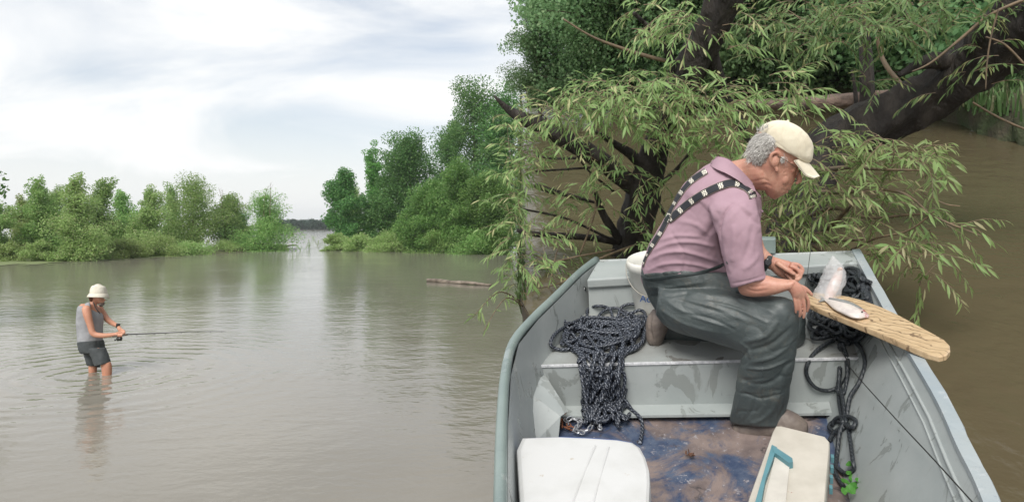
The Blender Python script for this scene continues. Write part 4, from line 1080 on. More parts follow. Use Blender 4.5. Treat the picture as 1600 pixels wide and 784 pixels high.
# far arm
vf = VM+.02
ring_loft(g, PB, [(1150, 350, 1180, 345, VM+.14, .045), (1160, 378, 1190, 370, VM+.10, .045), (1172, 404, 1194, 384, VM+.06, .040), (1186, 414, 1198, 391, VM+.03, .034), (1200, 420, 1208, 400, vf, .026), (1208, 422, 1214, 403, vf, .025)], n=20)
ring_loft(g, PB, [(1204, 421, 1213, 402, vf, .022), (1214, 430, 1222, 405, vf, .024), (1226, 436, 1236, 409, vf, .025), (1236, 438, 1246, 416, vf, .022)], n=18)
chain_px(g, [(1238, 412, vf-.012, 3.3), (1248, 414, vf-.014, 3.1), (1254, 421, vf-.020, 2.9), (1252, 428, vf-.03, 2.6), (1247, 430, vf-.036, 2.1)])
chain_px(g, [(1236, 416, vf-.022, 3.2), (1246, 421, vf-.028, 3.0), (1251, 430, vf-.034, 2.8), (1248, 436, vf-.042, 2.5), (1243, 436.5, vf-.046, 2.1)])
chain_px(g, [(1232, 422, vf-.026, 3.1), (1241, 428, vf-.036, 2.9), (1246, 437, vf-.042, 2.6), (1242, 442.5, vf-.046, 2.1)])
chain_px(g, [(1228, 428, vf-.026, 2.9), (1235, 435, vf-.036, 2.6), (1238, 443, vf-.042, 2.3), (1234, 447, vf-.044, 1.9)])
chain_px(g, [(1216, 412, vf-.024, 4.6), (1226, 419, vf-.040, 4.0), (1235, 425, vf-.048, 3.4), (1240, 428, vf-.05, 2.8)])
skin_folds = fold_fn([([(1160, 448), (1180, 455), (1202, 452)], 2.2, -.0025), ([(1158, 441), (1176, 448), (1198, 445)], 2, -.002), ([(1186, 292), (1196, 288), (1206, 292)], 2.2, -.003), ([(1178, 284), (1192, 280), (1202, 284)], 2, -.002),
                      ([(1238, 289), (1230, 290), (1224, 296), (1221, 302)], 2.0, -.002), ([(1228, 262), (1223, 266), (1221, 271)], 1.5, -.0015), ([(1229, 268), (1224, 271)], 1.4, -.0015), ([(1234, 298), (1229, 298), (1223, 296)], 1.2, -.002),
                      ([(1218, 280), (1212, 288), (1210, 297)], 2.4, -.001)])
body = remeshed('body', g, 0.0026, man, m_skin, smooth_it=5, post=skin_folds)
# ---- shirt
g = G()
ring_loft(g, PB, [(1012, 452, 1120, 440, VM, .165), (1003, 436, 1138, 428, VM, .178), (1005, 408, 1150, 402, VM, .185), (1019, 374, 1170, 374, VM, .195), (1044, 330, 1186, 350, VM, .205), (1066, 292, 1190, 325, VM, .205), (1090, 268, 1189, 306, VM, .175), (1110, 255, 1184, 299, VM, .120), (1124, 251, 1178, 294, VM, .085)], n=40, round_caps=False)
ring_loft(g, PB, [(1102, 305, 1160, 285, VM-.10, .08), (1108, 330, 1180, 310, VM-.19, .085), (1119, 364, 1188, 345, VM-.24, .080), (1128, 398, 1191, 380, VM-.26, .078), (1136, 428, 1194, 415, VM-.27, .078), (1142, 451, 1199, 436, VM-.27, .076)], n=30, round_caps=False)
ring_loft(g, PB, [(1112, 310, 1165, 290, VM+.12, .07), (1130, 345, 1185, 335, VM+.15, .075), (1150, 390, 1190, 375, VM+.14, .07)], n=24)
shirt_folds = fold_fn([
 ([(1188, 352), (1172, 340), (1152, 320)], 3.0, -.006), ([(1148, 315), (1130, 336), (1124, 362), (1128, 400), (1137, 428)], 2.4, -.012),
 ([(1150, 330), (1136, 352), (1130, 372)], 5, .007), ([(1146, 350), (1148, 380), (1145, 410)], 6, .008), ([(1176, 350), (1172, 380), (1160, 412)], 5, -.006), ([(1186, 395), (1176, 410), (1160, 422)], 4, .005),
 ([(1020, 392), (1050, 380), (1085, 378), (1118, 386)], 3.2, .007), ([(1012, 408), (1040, 395), (1075, 394), (1125, 410)], 3.2, .008), ([(1010, 424), (1040, 412), (1080, 412), (1130, 424)], 3.0, .007), ([(1014, 438), (1045, 428), (1085, 428)], 2.6, .005),
 ([(1030, 376), (1060, 368), (1095, 370)], 3, .005), ([(1100, 372), (1118, 350), (1122, 330)], 5, -.008), ([(1060, 345), (1090, 352), (1112, 372)], 4, .005), ([(1048, 362), (1070, 398), (1066, 436)], 3, -.004),
 ([(1142, 443), (1170, 438), (1198, 429)], 1.4, -.003), ([(1070, 300), (1100, 315), (1120, 345)], 5, .005), ([(1190, 330), (1178, 335), (1160, 318)], 4, .005)])
shirt = remeshed('shirt', g, 0.005, man, m_shirt, smooth_it=5, disp=0.004, dscale=11, ridge=-0.002, rscale=9, post=shirt_folds)
# collar: stand and turned-down leaf
g = G()
def strip(g, pts, wdir, thick=0.004):
    """pts: (upper px x, y, v), (lower px x, y, v)"""
    A = crom([PB(*p[0]) for p in pts], 5); B = crom([PB(*p[1]) for p in pts], 5); n = len(A); vs = []
    for a, b_ in zip(A, B):
        d = ((a+b_)/2-CAMP).normalized()*thick; vs += [a-d, b_-d, b_+d, a+d]
    fs = [(i*4+k, i*4+(k+1) % 4, (i+1)*4+(k+1) % 4, (i+1)*4+k) for i in range(n-1) for k in range(4)]+[(3, 2, 1, 0), ((n-1)*4, (n-1)*4+1, (n-1)*4+2, (n-1)*4+3)]
    g.add(vs, fs)
strip(g, [((1176, 285, VM-.060), (1182, 300, VM-.105)), ((1168, 276, VM-.075), (1172, 297, VM-.125)), ((1154, 262, VM-.085), (1156, 284, VM-.150)), ((1138, 249, VM-.078), (1136, 272, VM-.150)), ((1124, 245, VM-.045), (1117, 264, VM-.110)), ((1118, 245, VM), (1107, 257, VM-.01)), ((1122, 244, VM+.05), (1112, 256, VM+.08)), ((1138, 248, VM+.08), (1132, 262, VM+.14)), ((1160, 262, VM+.085), (1160, 278, VM+.14)), ((1178, 284, VM+.06), (1184, 300, VM+.10))], None, 0.0035)
remeshed('collar', g, 0.0030, man, m_shirt, smooth_it=3)
for (x, y) in ((1187, 307), (1190.5, 330)):
    g = G(); g.lathe([(0.0055, 0), (0.0055, 0.003), (0.004, 0.004)], PB(x, y, VM-.05), -(PB(x, y, VM)-CAMP).normalized()+BU*0.9, n=10); g.build('button', simple('shirt button', (0.3, 0.2, 0.25), rough=.4), man)
# ---- waders
g = G()
ring_loft(g, PB, [(1002, 428, 1124, 416, VM, .187), (1006, 446, 1158, 434, VM, .190), (1014, 466, 1185, 458, VM, .185), (1028, 490, 1180, 492, VM-.02, .17)], n=36, round_caps=False)
ring_loft(g, PB, [(1030, 440, 1025, 488, VM-.10, .10), (1060, 446, 1048, 510, VM-.14, .11), (1110, 452, 1098, 528, VM-.18, .11), (1155, 460, 1140, 540, VM-.21, .105), (1195, 463, 1158, 548, VM-.24, .10), (1228, 466, 1166, 552, VM-.26, .096), (1246, 486, 1160, 556, VM-.265, .092), (1248, 512, 1157, 566, VM-.265, .088), (1245, 545, 1153, 586, VM-.26, .084), (1240, 580, 1149, 606, VM-.26, .083), (1234, 615, 1145, 630, VM-.255, .084), (1228, 648, 1141, 652, VM-.25, .088), (1226, 670, 1142, 662, VM-.25, .088)], n=32, seg=4, round_caps=False)
ring_loft(g, PB, [(1060, 448, 1050, 500, VM+.10, .09), (1130, 455, 1120, 520, VM+.12, .09), (1200, 462, 1190, 535, VM+.12, .085), (1243, 470, 1225, 545, VM+.10, .08), (1258, 490, 1238, 552, VM+.08, .06), (1258, 530, 1236, 553, VM+.08, .05)], n=24)
ring_loft(g, PB, [(1245, 530, 1230, 552, VM+.10, .06), (1150, 500, 1150, 545, VM+.12, .06), (1060, 500, 1056, 535, VM+.10, .05), (1040, 505, 1036, 530, VM+.08, .045)], n=18)
wf = fold_fn([(a_, h_*.72, m_*.62) for a_, h_, m_ in [
 ([(1060, 452), (1110, 462), (1170, 470), (1215, 492)], 6, .012), ([(1075, 470), (1120, 482), (1165, 500)], 5, .010), ([(1035, 462), (1060, 482), (1110, 502), (1150, 512)], 5, .010), ([(1030, 482), (1070, 506), (1120, 520)], 4, .008),
 ([(1120, 455), (1160, 462), (1200, 480)], 4, -.009), ([(1052, 466), (1100, 480), (1150, 492)], 4, -.010), ([(1012, 450), (1050, 448), (1100, 440)], 4, .007), ([(1015, 462), (1050, 462), (1090, 455)], 3.5, -.006),
 ([(1216, 500), (1196, 524), (1160, 534)], 6, .013), ([(1236, 512), (1205, 538), (1168, 548)], 5, -.012), ([(1240, 530), (1210, 556), (1172, 566)], 5, .010), ([(1156, 534), (1168, 544), (1172, 560)], 3, .010),
 ([(1235, 560), (1215, 590), (1190, 602)], 5, -.008), ([(1160, 590), (1158, 620), (1150, 645)], 5, .007), ([(1222, 590), (1216, 620), (1200, 655)], 6, .008), ([(1232, 600), (1228, 630), (1214, 660)], 4, -.008), ([(1180, 620), (1176, 640), (1160, 660)], 4, -.007), ([(1206, 640), (1190, 655), (1170, 662)], 4, .007),
 ([(1196, 516), (1192, 560), (1190, 610), (1184, 662)], 1.3, .004), ([(1098, 470), (1140, 492), (1180, 508)], 1.3, .003), ([(1150, 585), (1180, 600), (1210, 596)], 5, -.006), ([(1070, 490), (1110, 498), (1150, 515)], 3, -.010), ([(1100, 470), (1150, 482), (1200, 505)], 3, .010), ([(1165, 575), (1200, 575), (1236, 560)], 3, .009), ([(1160, 612), (1190, 622), (1226, 612)], 3, -.008)]])
wad = remeshed('waders', g, 0.0052, man, m_wader, smooth_it=6, disp=0.003, dscale=9, ridge=-0.0032, rscale=8, post=wf)
# ---- suspenders
from mathutils.bvhtree import BVHTree
def tree_of(objs):
    vs = []; fs = []
    for o_ in objs:
        b0 = len(vs); vs += [v.co+man_o for v in o_.data.vertices]; fs += [tuple(i+b0 for i in p.vertices) for p in o_.data.polygons]
    return BVHTree.FromPolygons(vs, fs)
bvh = tree_of([shirt]); bvh_shirt = bvh
def on_shirt(x, y, off, vdef=VM):
    d = ray(x, y).normalized(); h = bvh.ray_cast(CAMP, d)
    if h[0] is None:
        h2 = bvh.find_nearest(PB(x, y, vdef)); return h2[0]+(CAMP-h2[0]).normalized()*off
    return h[0]-d*off
m, t, b = new_mat('black braces with white zigzags')
c = N(t, 'ShaderNodeTexCoord'); sp = N(t, 'ShaderNodeSeparateXYZ'); L(t, c.outputs['UV'], sp.inputs[0])
seg_ = M(t, 'FRACT', M(t, 'MULTIPLY', sp.outputs[0], 14.0))
inb = M(t, 'LESS_THAN', seg_, 0.28)
tri = M(t, 'ABSOLUTE', M(t, 'SUBTRACT', M(t, 'FRACT', M(t, 'MULTIPLY', sp.outputs[1], 2.5)), 0.5))
z1 = M(t, 'FRACT', M(t, 'MULTIPLY', M(t, 'ADD', M(t, 'MULTIPLY', seg_, 1.0), M(t, 'MULTIPLY', tri, 0.22)), 7.0))
zz_ = M(t, 'GREATER_THAN', z1, 0.36)
ed = M(t, 'MULTIPLY', M(t, 'GREATER_THAN', sp.outputs[1], 0.14), M(t, 'LESS_THAN', sp.outputs[1], 0.86))
wt = M(t, 'MULTIPLY', M(t, 'MULTIPLY', inb, zz_), ed)
edge2 = M(t, 'MAXIMUM', M(t, 'LESS_THAN', sp.outputs[1], 0.06), M(t, 'GREATER_THAN', sp.outputs[1], 0.94))
cc = mixc(t, M(t, 'MULTIPLY', edge2, 0.5), mixc(t, wt, (0.02, 0.022, 0.028), (0.72, 0.68, 0.58)), (0.35, 0.28, 0.22))
L(t, cc, b.inputs['Base Color']); b.inputs['Roughness'].default_value = 0.8; m_brace = m
def ribbon(pts, wpx, name='suspender', off=0.006, mat_=None, widths=None):
    P2 = crom([(a, b_, 0) for a, b_ in pts], 6); n = len(P2); vs = []; uv = []; Ls = 0; fs = []
    prev = None; rows = []; NW = 4
    for i, p in enumerate(P2):
        q = P2[min(i+1, n-1)]-P2[max(i-1, 0)]; q.z = 0; q.normalize(); nn = Vector((-q.y, q.x, 0))*wpx/2*(1 if widths is None else widths[0]+(widths[1]-widths[0])*i/(n-1))
        row = [on_shirt(p.x+nn.x*(2*k/NW-1), p.y+nn.y*(2*k/NW-1), off) for k in range(NW+1)]
        c_ = row[NW//2]
        if prev is not None: Ls += (c_-prev).length
        prev = c_; rows.append((row, Ls))
    for k_ in range(2):                              # iron out jumps across the silhouette
        for i in range(1, n-1):
            for k in range(NW+1): rows[i][0][k] = (rows[i-1][0][k]+rows[i][0][k]*2+rows[i+1][0][k])/4
    g = G(); fu = []
    for i, (row, l) in enumerate(rows): vs += row
    for i in range(n-1):
        for k in range(NW):
            fs.append((i*(NW+1)+k, i*(NW+1)+k+1, (i+1)*(NW+1)+k+1, (i+1)*(NW+1)+k)); u0, u1 = rows[i][1], rows[i+1][1]
            fu.append([(u0, k/NW), (u0, (k+1)/NW), (u1, (k+1)/NW), (u1, k/NW)])
    g.add(vs, fs, fu); o = g.build(name, mat_ or m_brace, man, smooth=True)
    so = o.modifiers.new('thickness', 'SOLIDIFY'); so.thickness = 0.003; so.offset = 0
    return o
ribbon([(1177, 309), (1173, 299), (1161, 290), (1140, 286), (1106, 299), (1077, 317), (1057, 334), (1044, 344)], 12)
ribbon([(1104, 267), (1088, 277), (1073, 289), (1060, 306), (1048, 325), (1043, 342)], 9.5)
ribbon([(1044, 340), (1034, 360), (1020, 382), (1008, 400), (1002, 416)], 8)
bvh = tree_of([shirt, wad])
ribbon([(1001, 408), (1002, 424), (1010, 436), (1034, 434), (1062, 430), (1092, 426), (1120, 418), (1136, 410)], 4.5, name='wader_hem', off=0.004, mat_=m_dkrub)
bvh = bvh_shirt
g = G(); c = on_shirt(1044, 342, 0.012); d = (CAMP-c).normalized(); g.box(c, BU*0.6+BW*0.8, d.cross(BU*0.6+BW*0.8), d, 0.034, 0.026, 0.008); o = g.build('brace_buckle', m_dkrub, man); bv_ = o.modifiers.new('b', 'BEVEL'); bv_.width = 0.003; bv_.segments = 2
# ---- watch
g = G(); wc = [(PB(1201, 398, vf), PB(1193, 419, vf))]
A_, B_ = PB(1202, 399, vf), PB(1194, 421, vf); c = (A_+B_)/2; ax = (PB(1212, 411, vf)-PB(1190, 402, vf)).normalized(); r = (A_-B_).length/2*1.06
g.lathe([(r*.98, -.011), (r*1.06, -.010), (r*1.08, 0), (r*1.06, .010), (r*.98, .011)], c, ax, n=22, close=False)
g.build('watch_strap', m_dkrub, man, smooth=True)
g = G(); dd = ((CAMP-c).normalized()-ax*(CAMP-c).normalized().dot(ax)).normalized(); g.lathe([(0.015, 0), (0.017, .004), (0.015, .010), (0.012, .011)], c+dd*r*1.02+BW*.004, dd, n=16); g.build('watch_face', simple('watch glass', (0.03, 0.03, 0.035), rough=.15), man)
# ---- boots
g = G(); ring_loft(g, PB, [(1016, 489, 1041, 484, VM+.02, .040), (1011, 498, 1046, 492, VM+.01, .046), (1009, 512, 1047, 502, VM, .048), (1010, 526, 1043, 515, VM, .048), (1014, 536, 1038, 527, VM, .044), (1020, 541, 1034, 536, VM, .030)], n=24)
remeshed('boot', g, 0.004, man, m_boot, smooth_it=3, disp=.002, dscale=30, post=fold_fn([([(1018, 490), (1016, 512), (1022, 538)], 1.6, -.005), ([(1022, 489), (1020, 512), (1026, 536)], 1.2, .003)]))
g = G(); ring_loft(g, PB, [(1148, 660, 1149, 676, VM-.25, .035), (1160, 656, 1160, 680, VM-.25, .05), (1195, 646, 1192, 684, VM-.25, .052), (1225, 640, 1222, 684, VM-.25, .052), (1245, 648, 1242, 682, VM-.25, .048), (1258, 658, 1256, 678, VM-.25, .036)], n=24)
remeshed('boot', g, 0.004, man, m_boot, smooth_it=3, disp=.002, dscale=30)
# ---- cap
g = G(); CR = [(1186, 214, 1262, 256, V0, .082), (1186, 208, 1269, 250, V0, .084), (1188, 200, 1271, 238, V0, .083), (1194, 194, 1270, 225, V0, .077), (1203, 190, 1264, 213, V0, .066), (1213, 188, 1256, 204, V0, .050), (1222, 188, 1245, 196, V0, .028), (1230, 189, 1236, 192, V0, .008)]
ring_loft(g, PB, CR, n=36, round_caps=False)
cap_f = fold_fn([([(1228, 190), (1222, 212), (1220, 232)], 1.1, -.003), ([(1230, 190), (1244, 212), (1250, 248)], 1.1, -.003), ([(1226, 190), (1204, 200), (1192, 214)], 1.1, -.003), ([(1188, 212), (1212, 222), (1240, 243), (1262, 250)], 1.0, -.0015), ([(1252, 206), (1262, 222), (1264, 244)], 4, -.004)])
crown = remeshed('cap_crown', g, 0.0035, man, m_cap, smooth_it=3, disp=.0015, dscale=25, post=cap_f)
g = G(); NT, NWB = 10, 16; top = []; bot = []
for i in range(NT+1):
    t_ = i/NT
    for k in range(NWB+1):
        w_ = -1+2*k/NWB; x0, y0 = 1258+(1281-1258)*t_, 247+(275-247)*t_; x1, y1 = 1241+(1264-1241)*t_, 250+(281-250)*t_
        q = w_*w_; hv = .080*(1-.28*t_**2.2)
        shrink = 1-0.5*max(0, t_-.75)/.25*q
        x = x0+(x1-x0)*q*shrink; y = y0+(y1-y0)*q*shrink+(0 if q < 1 else 0)
        p = PB(x, y, V0+hv*w_); top.append(p); bot.append(p-BW*.0032-BU*.002)
M_ = NWB+1
fs = [(i*M_+k, i*M_+k+1, (i+1)*M_+k+1, (i+1)*M_+k) for i in range(NT) for k in range(NWB)]; nb = len(top)
fs += [tuple(nb+j for j in f[::-1]) for f in fs]
edge = [k for k in range(M_)]+[i*M_+NWB for i in range(1, NT+1)]+[NT*M_+k for k in range(NWB-1, -1, -1)]+[i*M_ for i in range(NT-1, 0, -1)]
fs += [(edge[i], edge[(i+1) % len(edge)], nb+edge[(i+1) % len(edge)], nb+edge[i]) for i in range(len(edge))]
g.add(top+bot, fs); g.build('cap_brim', m_cap, man, smooth=True)
g = G(); g.ball(PB(1231, 189.5, V0), .006, n=8, m=6); g.build('cap_button', m_cap, man)
# ---- hair
g = G()
ring_loft(g, PB, [(1190, 205, 1222, 226, V0, .078), (1176, 214, 1220, 236, V0, .078), (1168, 228, 1212, 246, V0, .077), (1165, 242, 1204, 254, V0, .072), (1170, 252, 1198, 262, V0, .060)], n=24)
for s_ in (-1, 1): g.ball(PB(1222, 247, V0+s_*.066), .013, .007, .022)
hair = remeshed('hair', g, 0.004, man, m_hair, smooth_it=4, disp=.002, dscale=40)
rng = random.Random(17); g = G()
bh = BVHTree.FromPolygons([v.co+man_o for v in hair.data.vertices], [tuple(p.vertices) for p in hair.data.polygons])
for k in range(1500):
    x = rng.uniform(1166, 1230); y = rng.uniform(205, 256)
    h = bh.ray_cast(CAMP, ray(x, y).normalized())
    if h[0] is None: continue
    p = h[0]+h[1]*0.001; ln = rng.uniform(9, 18)
    tx, ty = x-ln*rng.uniform(.2, .9), y+ln*rng.uniform(.1, .9)
    if x > 1205: tx, ty = x+rng.uniform(-4, 3), y+ln*0.6
    h2 = bh.find_nearest(PB(tx, ty, toB(p).y)); q = h2[0]+h2[1]*rng.uniform(.001, .006)
    mid = (p+q)/2+h[1]*rng.uniform(.002, .008); s = (q-p).cross(h[1]).normalized()*0.0008 if (q-p).length > 1e-4 else BU*.001
    g.add([p-s, p+s, mid+s, q, mid-s], [(0, 1, 2, 4), (4, 2, 3)])
for (x0, y0, x1, y1) in ((1190, 203, 1192, 194), (1196, 200, 1202, 192), (1186, 206, 1184, 199), (1172, 250, 1164, 256), (1168, 240, 1160, 246), (1222, 232, 1226, 258), (1219, 230, 1222, 256), (1224, 232, 1229, 252)):
    for j in range(14):
        a = PB(x0+rng.uniform(-4, 4), y0+rng.uniform(-3, 3), V0-.070+rng.uniform(0, .02)); b_ = PB(x1+rng.uniform(-5, 5), y1+rng.uniform(-4, 4), V0-.074+rng.uniform(-.004, .02)); s = (b_-a).cross(BV).normalized()*.001
        g.add([a-s, a+s, b_], [(0, 1, 2)])
m_hs = leaf_mat('loose grey strands', (0.62, 0.60, 0.57), (0.36, 0.34, 0.32), trans=0.15)
o = g.build('hair_strands', m_hs, man); o['kind'] = 'stuff'
# ---- glasses
g = G(); g.tube(crom([PB(1215, 244, V0-.082), PB(1230, 252, V0-.080), PB(1245, 263, V0-.066)], 4), .0013, n=6)
for s in (-1, 1):
    cg = PB(1247.5, 271, V0+s*.034); n_ = (BU*0.86-BW*0.5+BV*s*0.15).normalized(); a = n_.cross(BV).normalized(); b_ = n_.cross(a)
    g.tube([cg+a*.018*math.cos(q)+b_*.023*math.sin(q) for q in [i*math.pi/10 for i in range(21)]], .0013, n=6, cap=False)
g.tube([PB(1249, 267, V0-.012), PB(1250, 266, V0), PB(1249, 267, V0+.012)], .0012, n=5)
g.tube(crom([PB(1215, 244, V0+.082), PB(1230, 252, V0+.080), PB(1245, 263, V0+.066)], 4), .0013, n=6)
g.build('glasses', simple('thin metal frame', (0.18, 0.14, 0.10), rough=.3, metal=.7), man)

# ================================================================== the angler in the lake
YA = MANA.y
PAm = lambda x, y, dv: PA(x, y, YA+dv)
ang = thing('person', Vector((MANA.x, YA, 0)), 'bearded man in grey tank top and bucket hat wading and fishing in the lake', 'person')
m_sk2 = simple('sunburnt skin', (0.56, 0.29, 0.19), (0.48, 0.22, 0.14), rough=0.55, scale=7, sss=0.1)
g = G()
ring_loft(g, PAm, [(145, 470, 152, 474, 0, .055), (143, 463, 161, 475, 0, .078), (143, 456, 162, 468, 0, .087), (144, 449, 160, 458, 0, .08), (148, 446, 157, 449, 0, .05)], n=16)
g.ball(PAm(163.3, 468.5, 0), .017)
ring_loft(g, PAm, [(136, 478, 152, 482, 0, .09), (142, 470, 151, 477, 0, .058), (144, 464, 153, 471, 0, .055)], n=14)
ring_loft(g, PAm, [(127, 479, 152, 481, 0, .19), (126, 492, 155, 495, 0, .165), (127, 515, 154, 515, 0, .15), (129, 535, 153, 533, 0, .14)], n=22)
A5 = [(135, 483, -.2, 6.4), (137, 493, -.22, 6.0), (141, 507, -.22, 4.9), (146, 521, -.22, 4.5), (160, 524, -.20, 4.0), (175, 523, -.16, 3.2), (181, 522, -.15, 2.9), (186, 523, -.15, 3.2)]
chain_px(g, A5, PAm, n=12)
A6 = [(155, 482, .2, 5.8), (161, 490, .2, 5.0), (168, 499, .18, 4.4), (176, 505, .1, 3.8), (184, 509, 0, 3.0), (187, 514, -.05, 3.1), (191, 518, -.1, 3.2)]
chain_px(g, A6, PAm, n=12)
for k in range(4):                                   # fingers of both hands round the rod
    chain_px(g, [(184+k*2.1, 520.5, -.14, 1.2), (185+k*2.1, 522.5, -.19, 1.15), (184+k*2.1, 525.5, -.18, 1.05), (183.5+k*2.0, 526, -.14, .9)], PAm, n=6, seg=2)
    chain_px(g, [(189+k*1.7, 516-k*.2, -.13, 1.15), (190.5+k*1.6, 519, -.17, 1.1), (190+k*1.5, 521.5, -.15, 1.0), (188+k*1.5, 521.5, -.1, .85)], PAm, n=6, seg=2)
chain_px(g, [(182, 520, -.15, 1.4), (186, 518.5, -.18, 1.2), (190, 519.5, -.18, 1.0)], PAm, n=6, seg=2)
chain_px(g, [(188, 513, -.1, 1.4), (192, 515, -.15, 1.2), (195, 518, -.16, 1.0)], PAm, n=6, seg=2)
# legs down into the water
ring_loft(g, PAm, [(138, 545, 150, 545, .10, .07), (140, 560, 151, 562, .10, .075), (139, 575, 151, 575, .10, .060), (140, 592, 150, 592, .10, .055), (140, 630, 150, 630, .10, .045)], n=14)
ring_loft(g, PAm, [(143, 545, 158, 545, -.07, .07), (152, 560, 166, 559, -.09, .07), (158, 570, 173.5, 568, -.10, .064), (160, 586, 174, 586, -.10, .060), (160, 600, 172, 600, -.10, .056), (160, 640, 170, 640, -.10, .045)], n=14)
for sx in (0, 1):
    g.box(Vector((ang.location.x+(-.08, .13)[sx], YA+(.1, -.1)[sx], -0.63)), (1, 0, 0), (0, 1, 0), (0, 0, 1), .26, .09, .08)
remeshed('body', g, 0.0085, ang, m_sk2, smooth_it=2)
m_tank = simple('grey jersey', (0.33, 0.335, 0.35), (0.27, 0.275, 0.29), rough=0.9, scale=6)
g = G()
ring_loft(g, PAm, [(128, 478, 142, 478, -.04, .16), (125.5, 484, 154, 488, 0, .215), (122.5, 495, 158, 497, 0, .205), (123, 515, 157.5, 515, 0, .185), (124.5, 538, 157.5, 535, 0, .185)], n=24, round_caps=False)
ring_loft(g, PAm, [(132, 476, 141, 473, -.12, .03), (129, 486, 142, 486, -.15, .04)], n=12)
remeshed('tank_top', g, 0.009, ang, m_tank, smooth_it=2, disp=.008, dscale=7)
m_shorts = simple('dark grey shorts', (0.048, 0.055, 0.058), (0.070, 0.078, 0.080), rough=0.85, scale=7)
g = G()
ring_loft(g, PAm, [(124.5, 534, 158, 531, 0, .20), (127, 545, 160, 543, 0, .205), (131, 552, 162, 550, 0, .20)], n=24, round_caps=False)
ring_loft(g, PAm, [(129, 545, 152, 545, .08, .11), (134, 560, 154, 562, .09, .105), (137, 571, 155, 573, .10, .10)], n=18, round_caps=False)
ring_loft(g, PAm, [(138, 545, 163, 543, -.07, .12), (144, 558, 169, 554, -.09, .11), (150, 571.5, 172, 565.5, -.10, .10)], n=18, round_caps=False)
remeshed('shorts', g, 0.009, ang, m_shorts, smooth_it=2, disp=.010, dscale=7)
m_hat = simple('off white cotton hat', (0.70, 0.66, 0.56), (0.60, 0.56, 0.46), rough=0.9, scale=8)
g = G(); ring_loft(g, PAm, [(142, 458, 166, 459, 0, .125), (143, 452, 165, 453, 0, .115), (145, 447, 163, 448, 0, .10), (149, 445.5, 159, 446, 0, .06)], n=22)
remeshed('hat_crown', g, 0.008, ang, m_hat, smooth_it=2, disp=.004, dscale=12)
g = G(); ring_loft(g, PAm, [(141.5, 458, 166.5, 459, 0, .125), (138.5, 464, 168.5, 465.5, 0, .17)], n=28, seg=3, round_caps=False)
o = g.build('hat_brim', m_hat, ang, smooth=True)
g = G(); ring_loft(g, PAm, [(155, 475, 161, 471.5, 0, .066), (156, 477, 162.5, 474, 0, .058), (158, 479, 161.5, 477, 0, .036)], n=14)
remeshed('beard', g, 0.008, ang, simple('grizzled beard', (0.22, 0.19, 0.17), (0.12, 0.09, 0.07), rough=.9, scale=40), smooth_it=2, disp=.006, dscale=30)
g = G(); ring_loft(g, PAm, [(140.5, 462, 150, 463, 0, .10), (140.5, 467, 148, 470, 0, .09), (142, 470, 147, 472, 0, .07)], n=14)
remeshed('hair', g, 0.008, ang, simple('red brown hair', (0.14, 0.06, 0.03), rough=.8, scale=40), smooth_it=2, disp=.006, dscale=30)
g = G(); g.tube(crom([PAm(146, 472, -.11), PAm(149, 480, -.17), PAm(153, 486, -.19), PAm(156, 489, -.12)], 4), .008, n=6); g.build('neck_cord', m_line, ang)
g = G(); g.tube([PAm(184.8, 505.5, -.02), PAm(184.2, 511.5, -.02)], .028, n=10); g.build('wristwatch', m_line, ang)
# rod and reel (held: a thing of its own)
rod = thing('fishing_rod', PAm(186, 524, -.17), 'long dark spinning rod held level by the wading man', 'fishing rod')
g = G(); rp = [PAm(176, 525.5, -.17), PAm(198, 522.4, -.19), PAm(250, 520.2, -.25), PAm(300, 518, -.32), PAm(352, 517.5, -.4)]
C3 = crom(rp, 6); g.tube(C3, [0.010*(1-i/len(C3))**1.1+.0022 for i in range(len(C3))], n=6); g.build('blank', m_line, rod, smooth=True)
g = G(); g.tube([PAm(177, 525.4, -.17), PAm(199, 522.3, -.19)], .014, n=8); g.build('grip', simple('cork grip', (0.10, 0.07, 0.05), rough=.8), rod)
g = G(); g.lathe([(.022, -.03), (.032, -.02), (.030, .01), (.034, .03), (.02, .04)], PAm(186, 529, -.17), (1, 0, 0.1), n=14); g.tube([PAm(186, 524, -.17), PAm(185.5, 528, -.17)], .008, n=6); g.tube([PAm(184, 529, -.17), PAm(180, 531, -.25)], .006, n=5); g.ball(PAm(180, 531, -.25), .013)
g.build('reel', simple('dark reel', (0.05, 0.05, 0.05), rough=.3, metal=.4), rod, smooth=True)
for i, x in enumerate((215, 240, 262, 285, 308, 330, 348)):
    p = min(C3, key=lambda q: abs(800+F*q.x/q.y-x)); r = .016-.0015*i; gg = G(); gg.tube([p+Vector((0, r*math.cos(a), -r*.6+r*math.sin(a))) for a in [j*math.pi/4 for j in range(9)]], .0025, n=4, cap=False); gg.build('line_guide', m_line, rod)
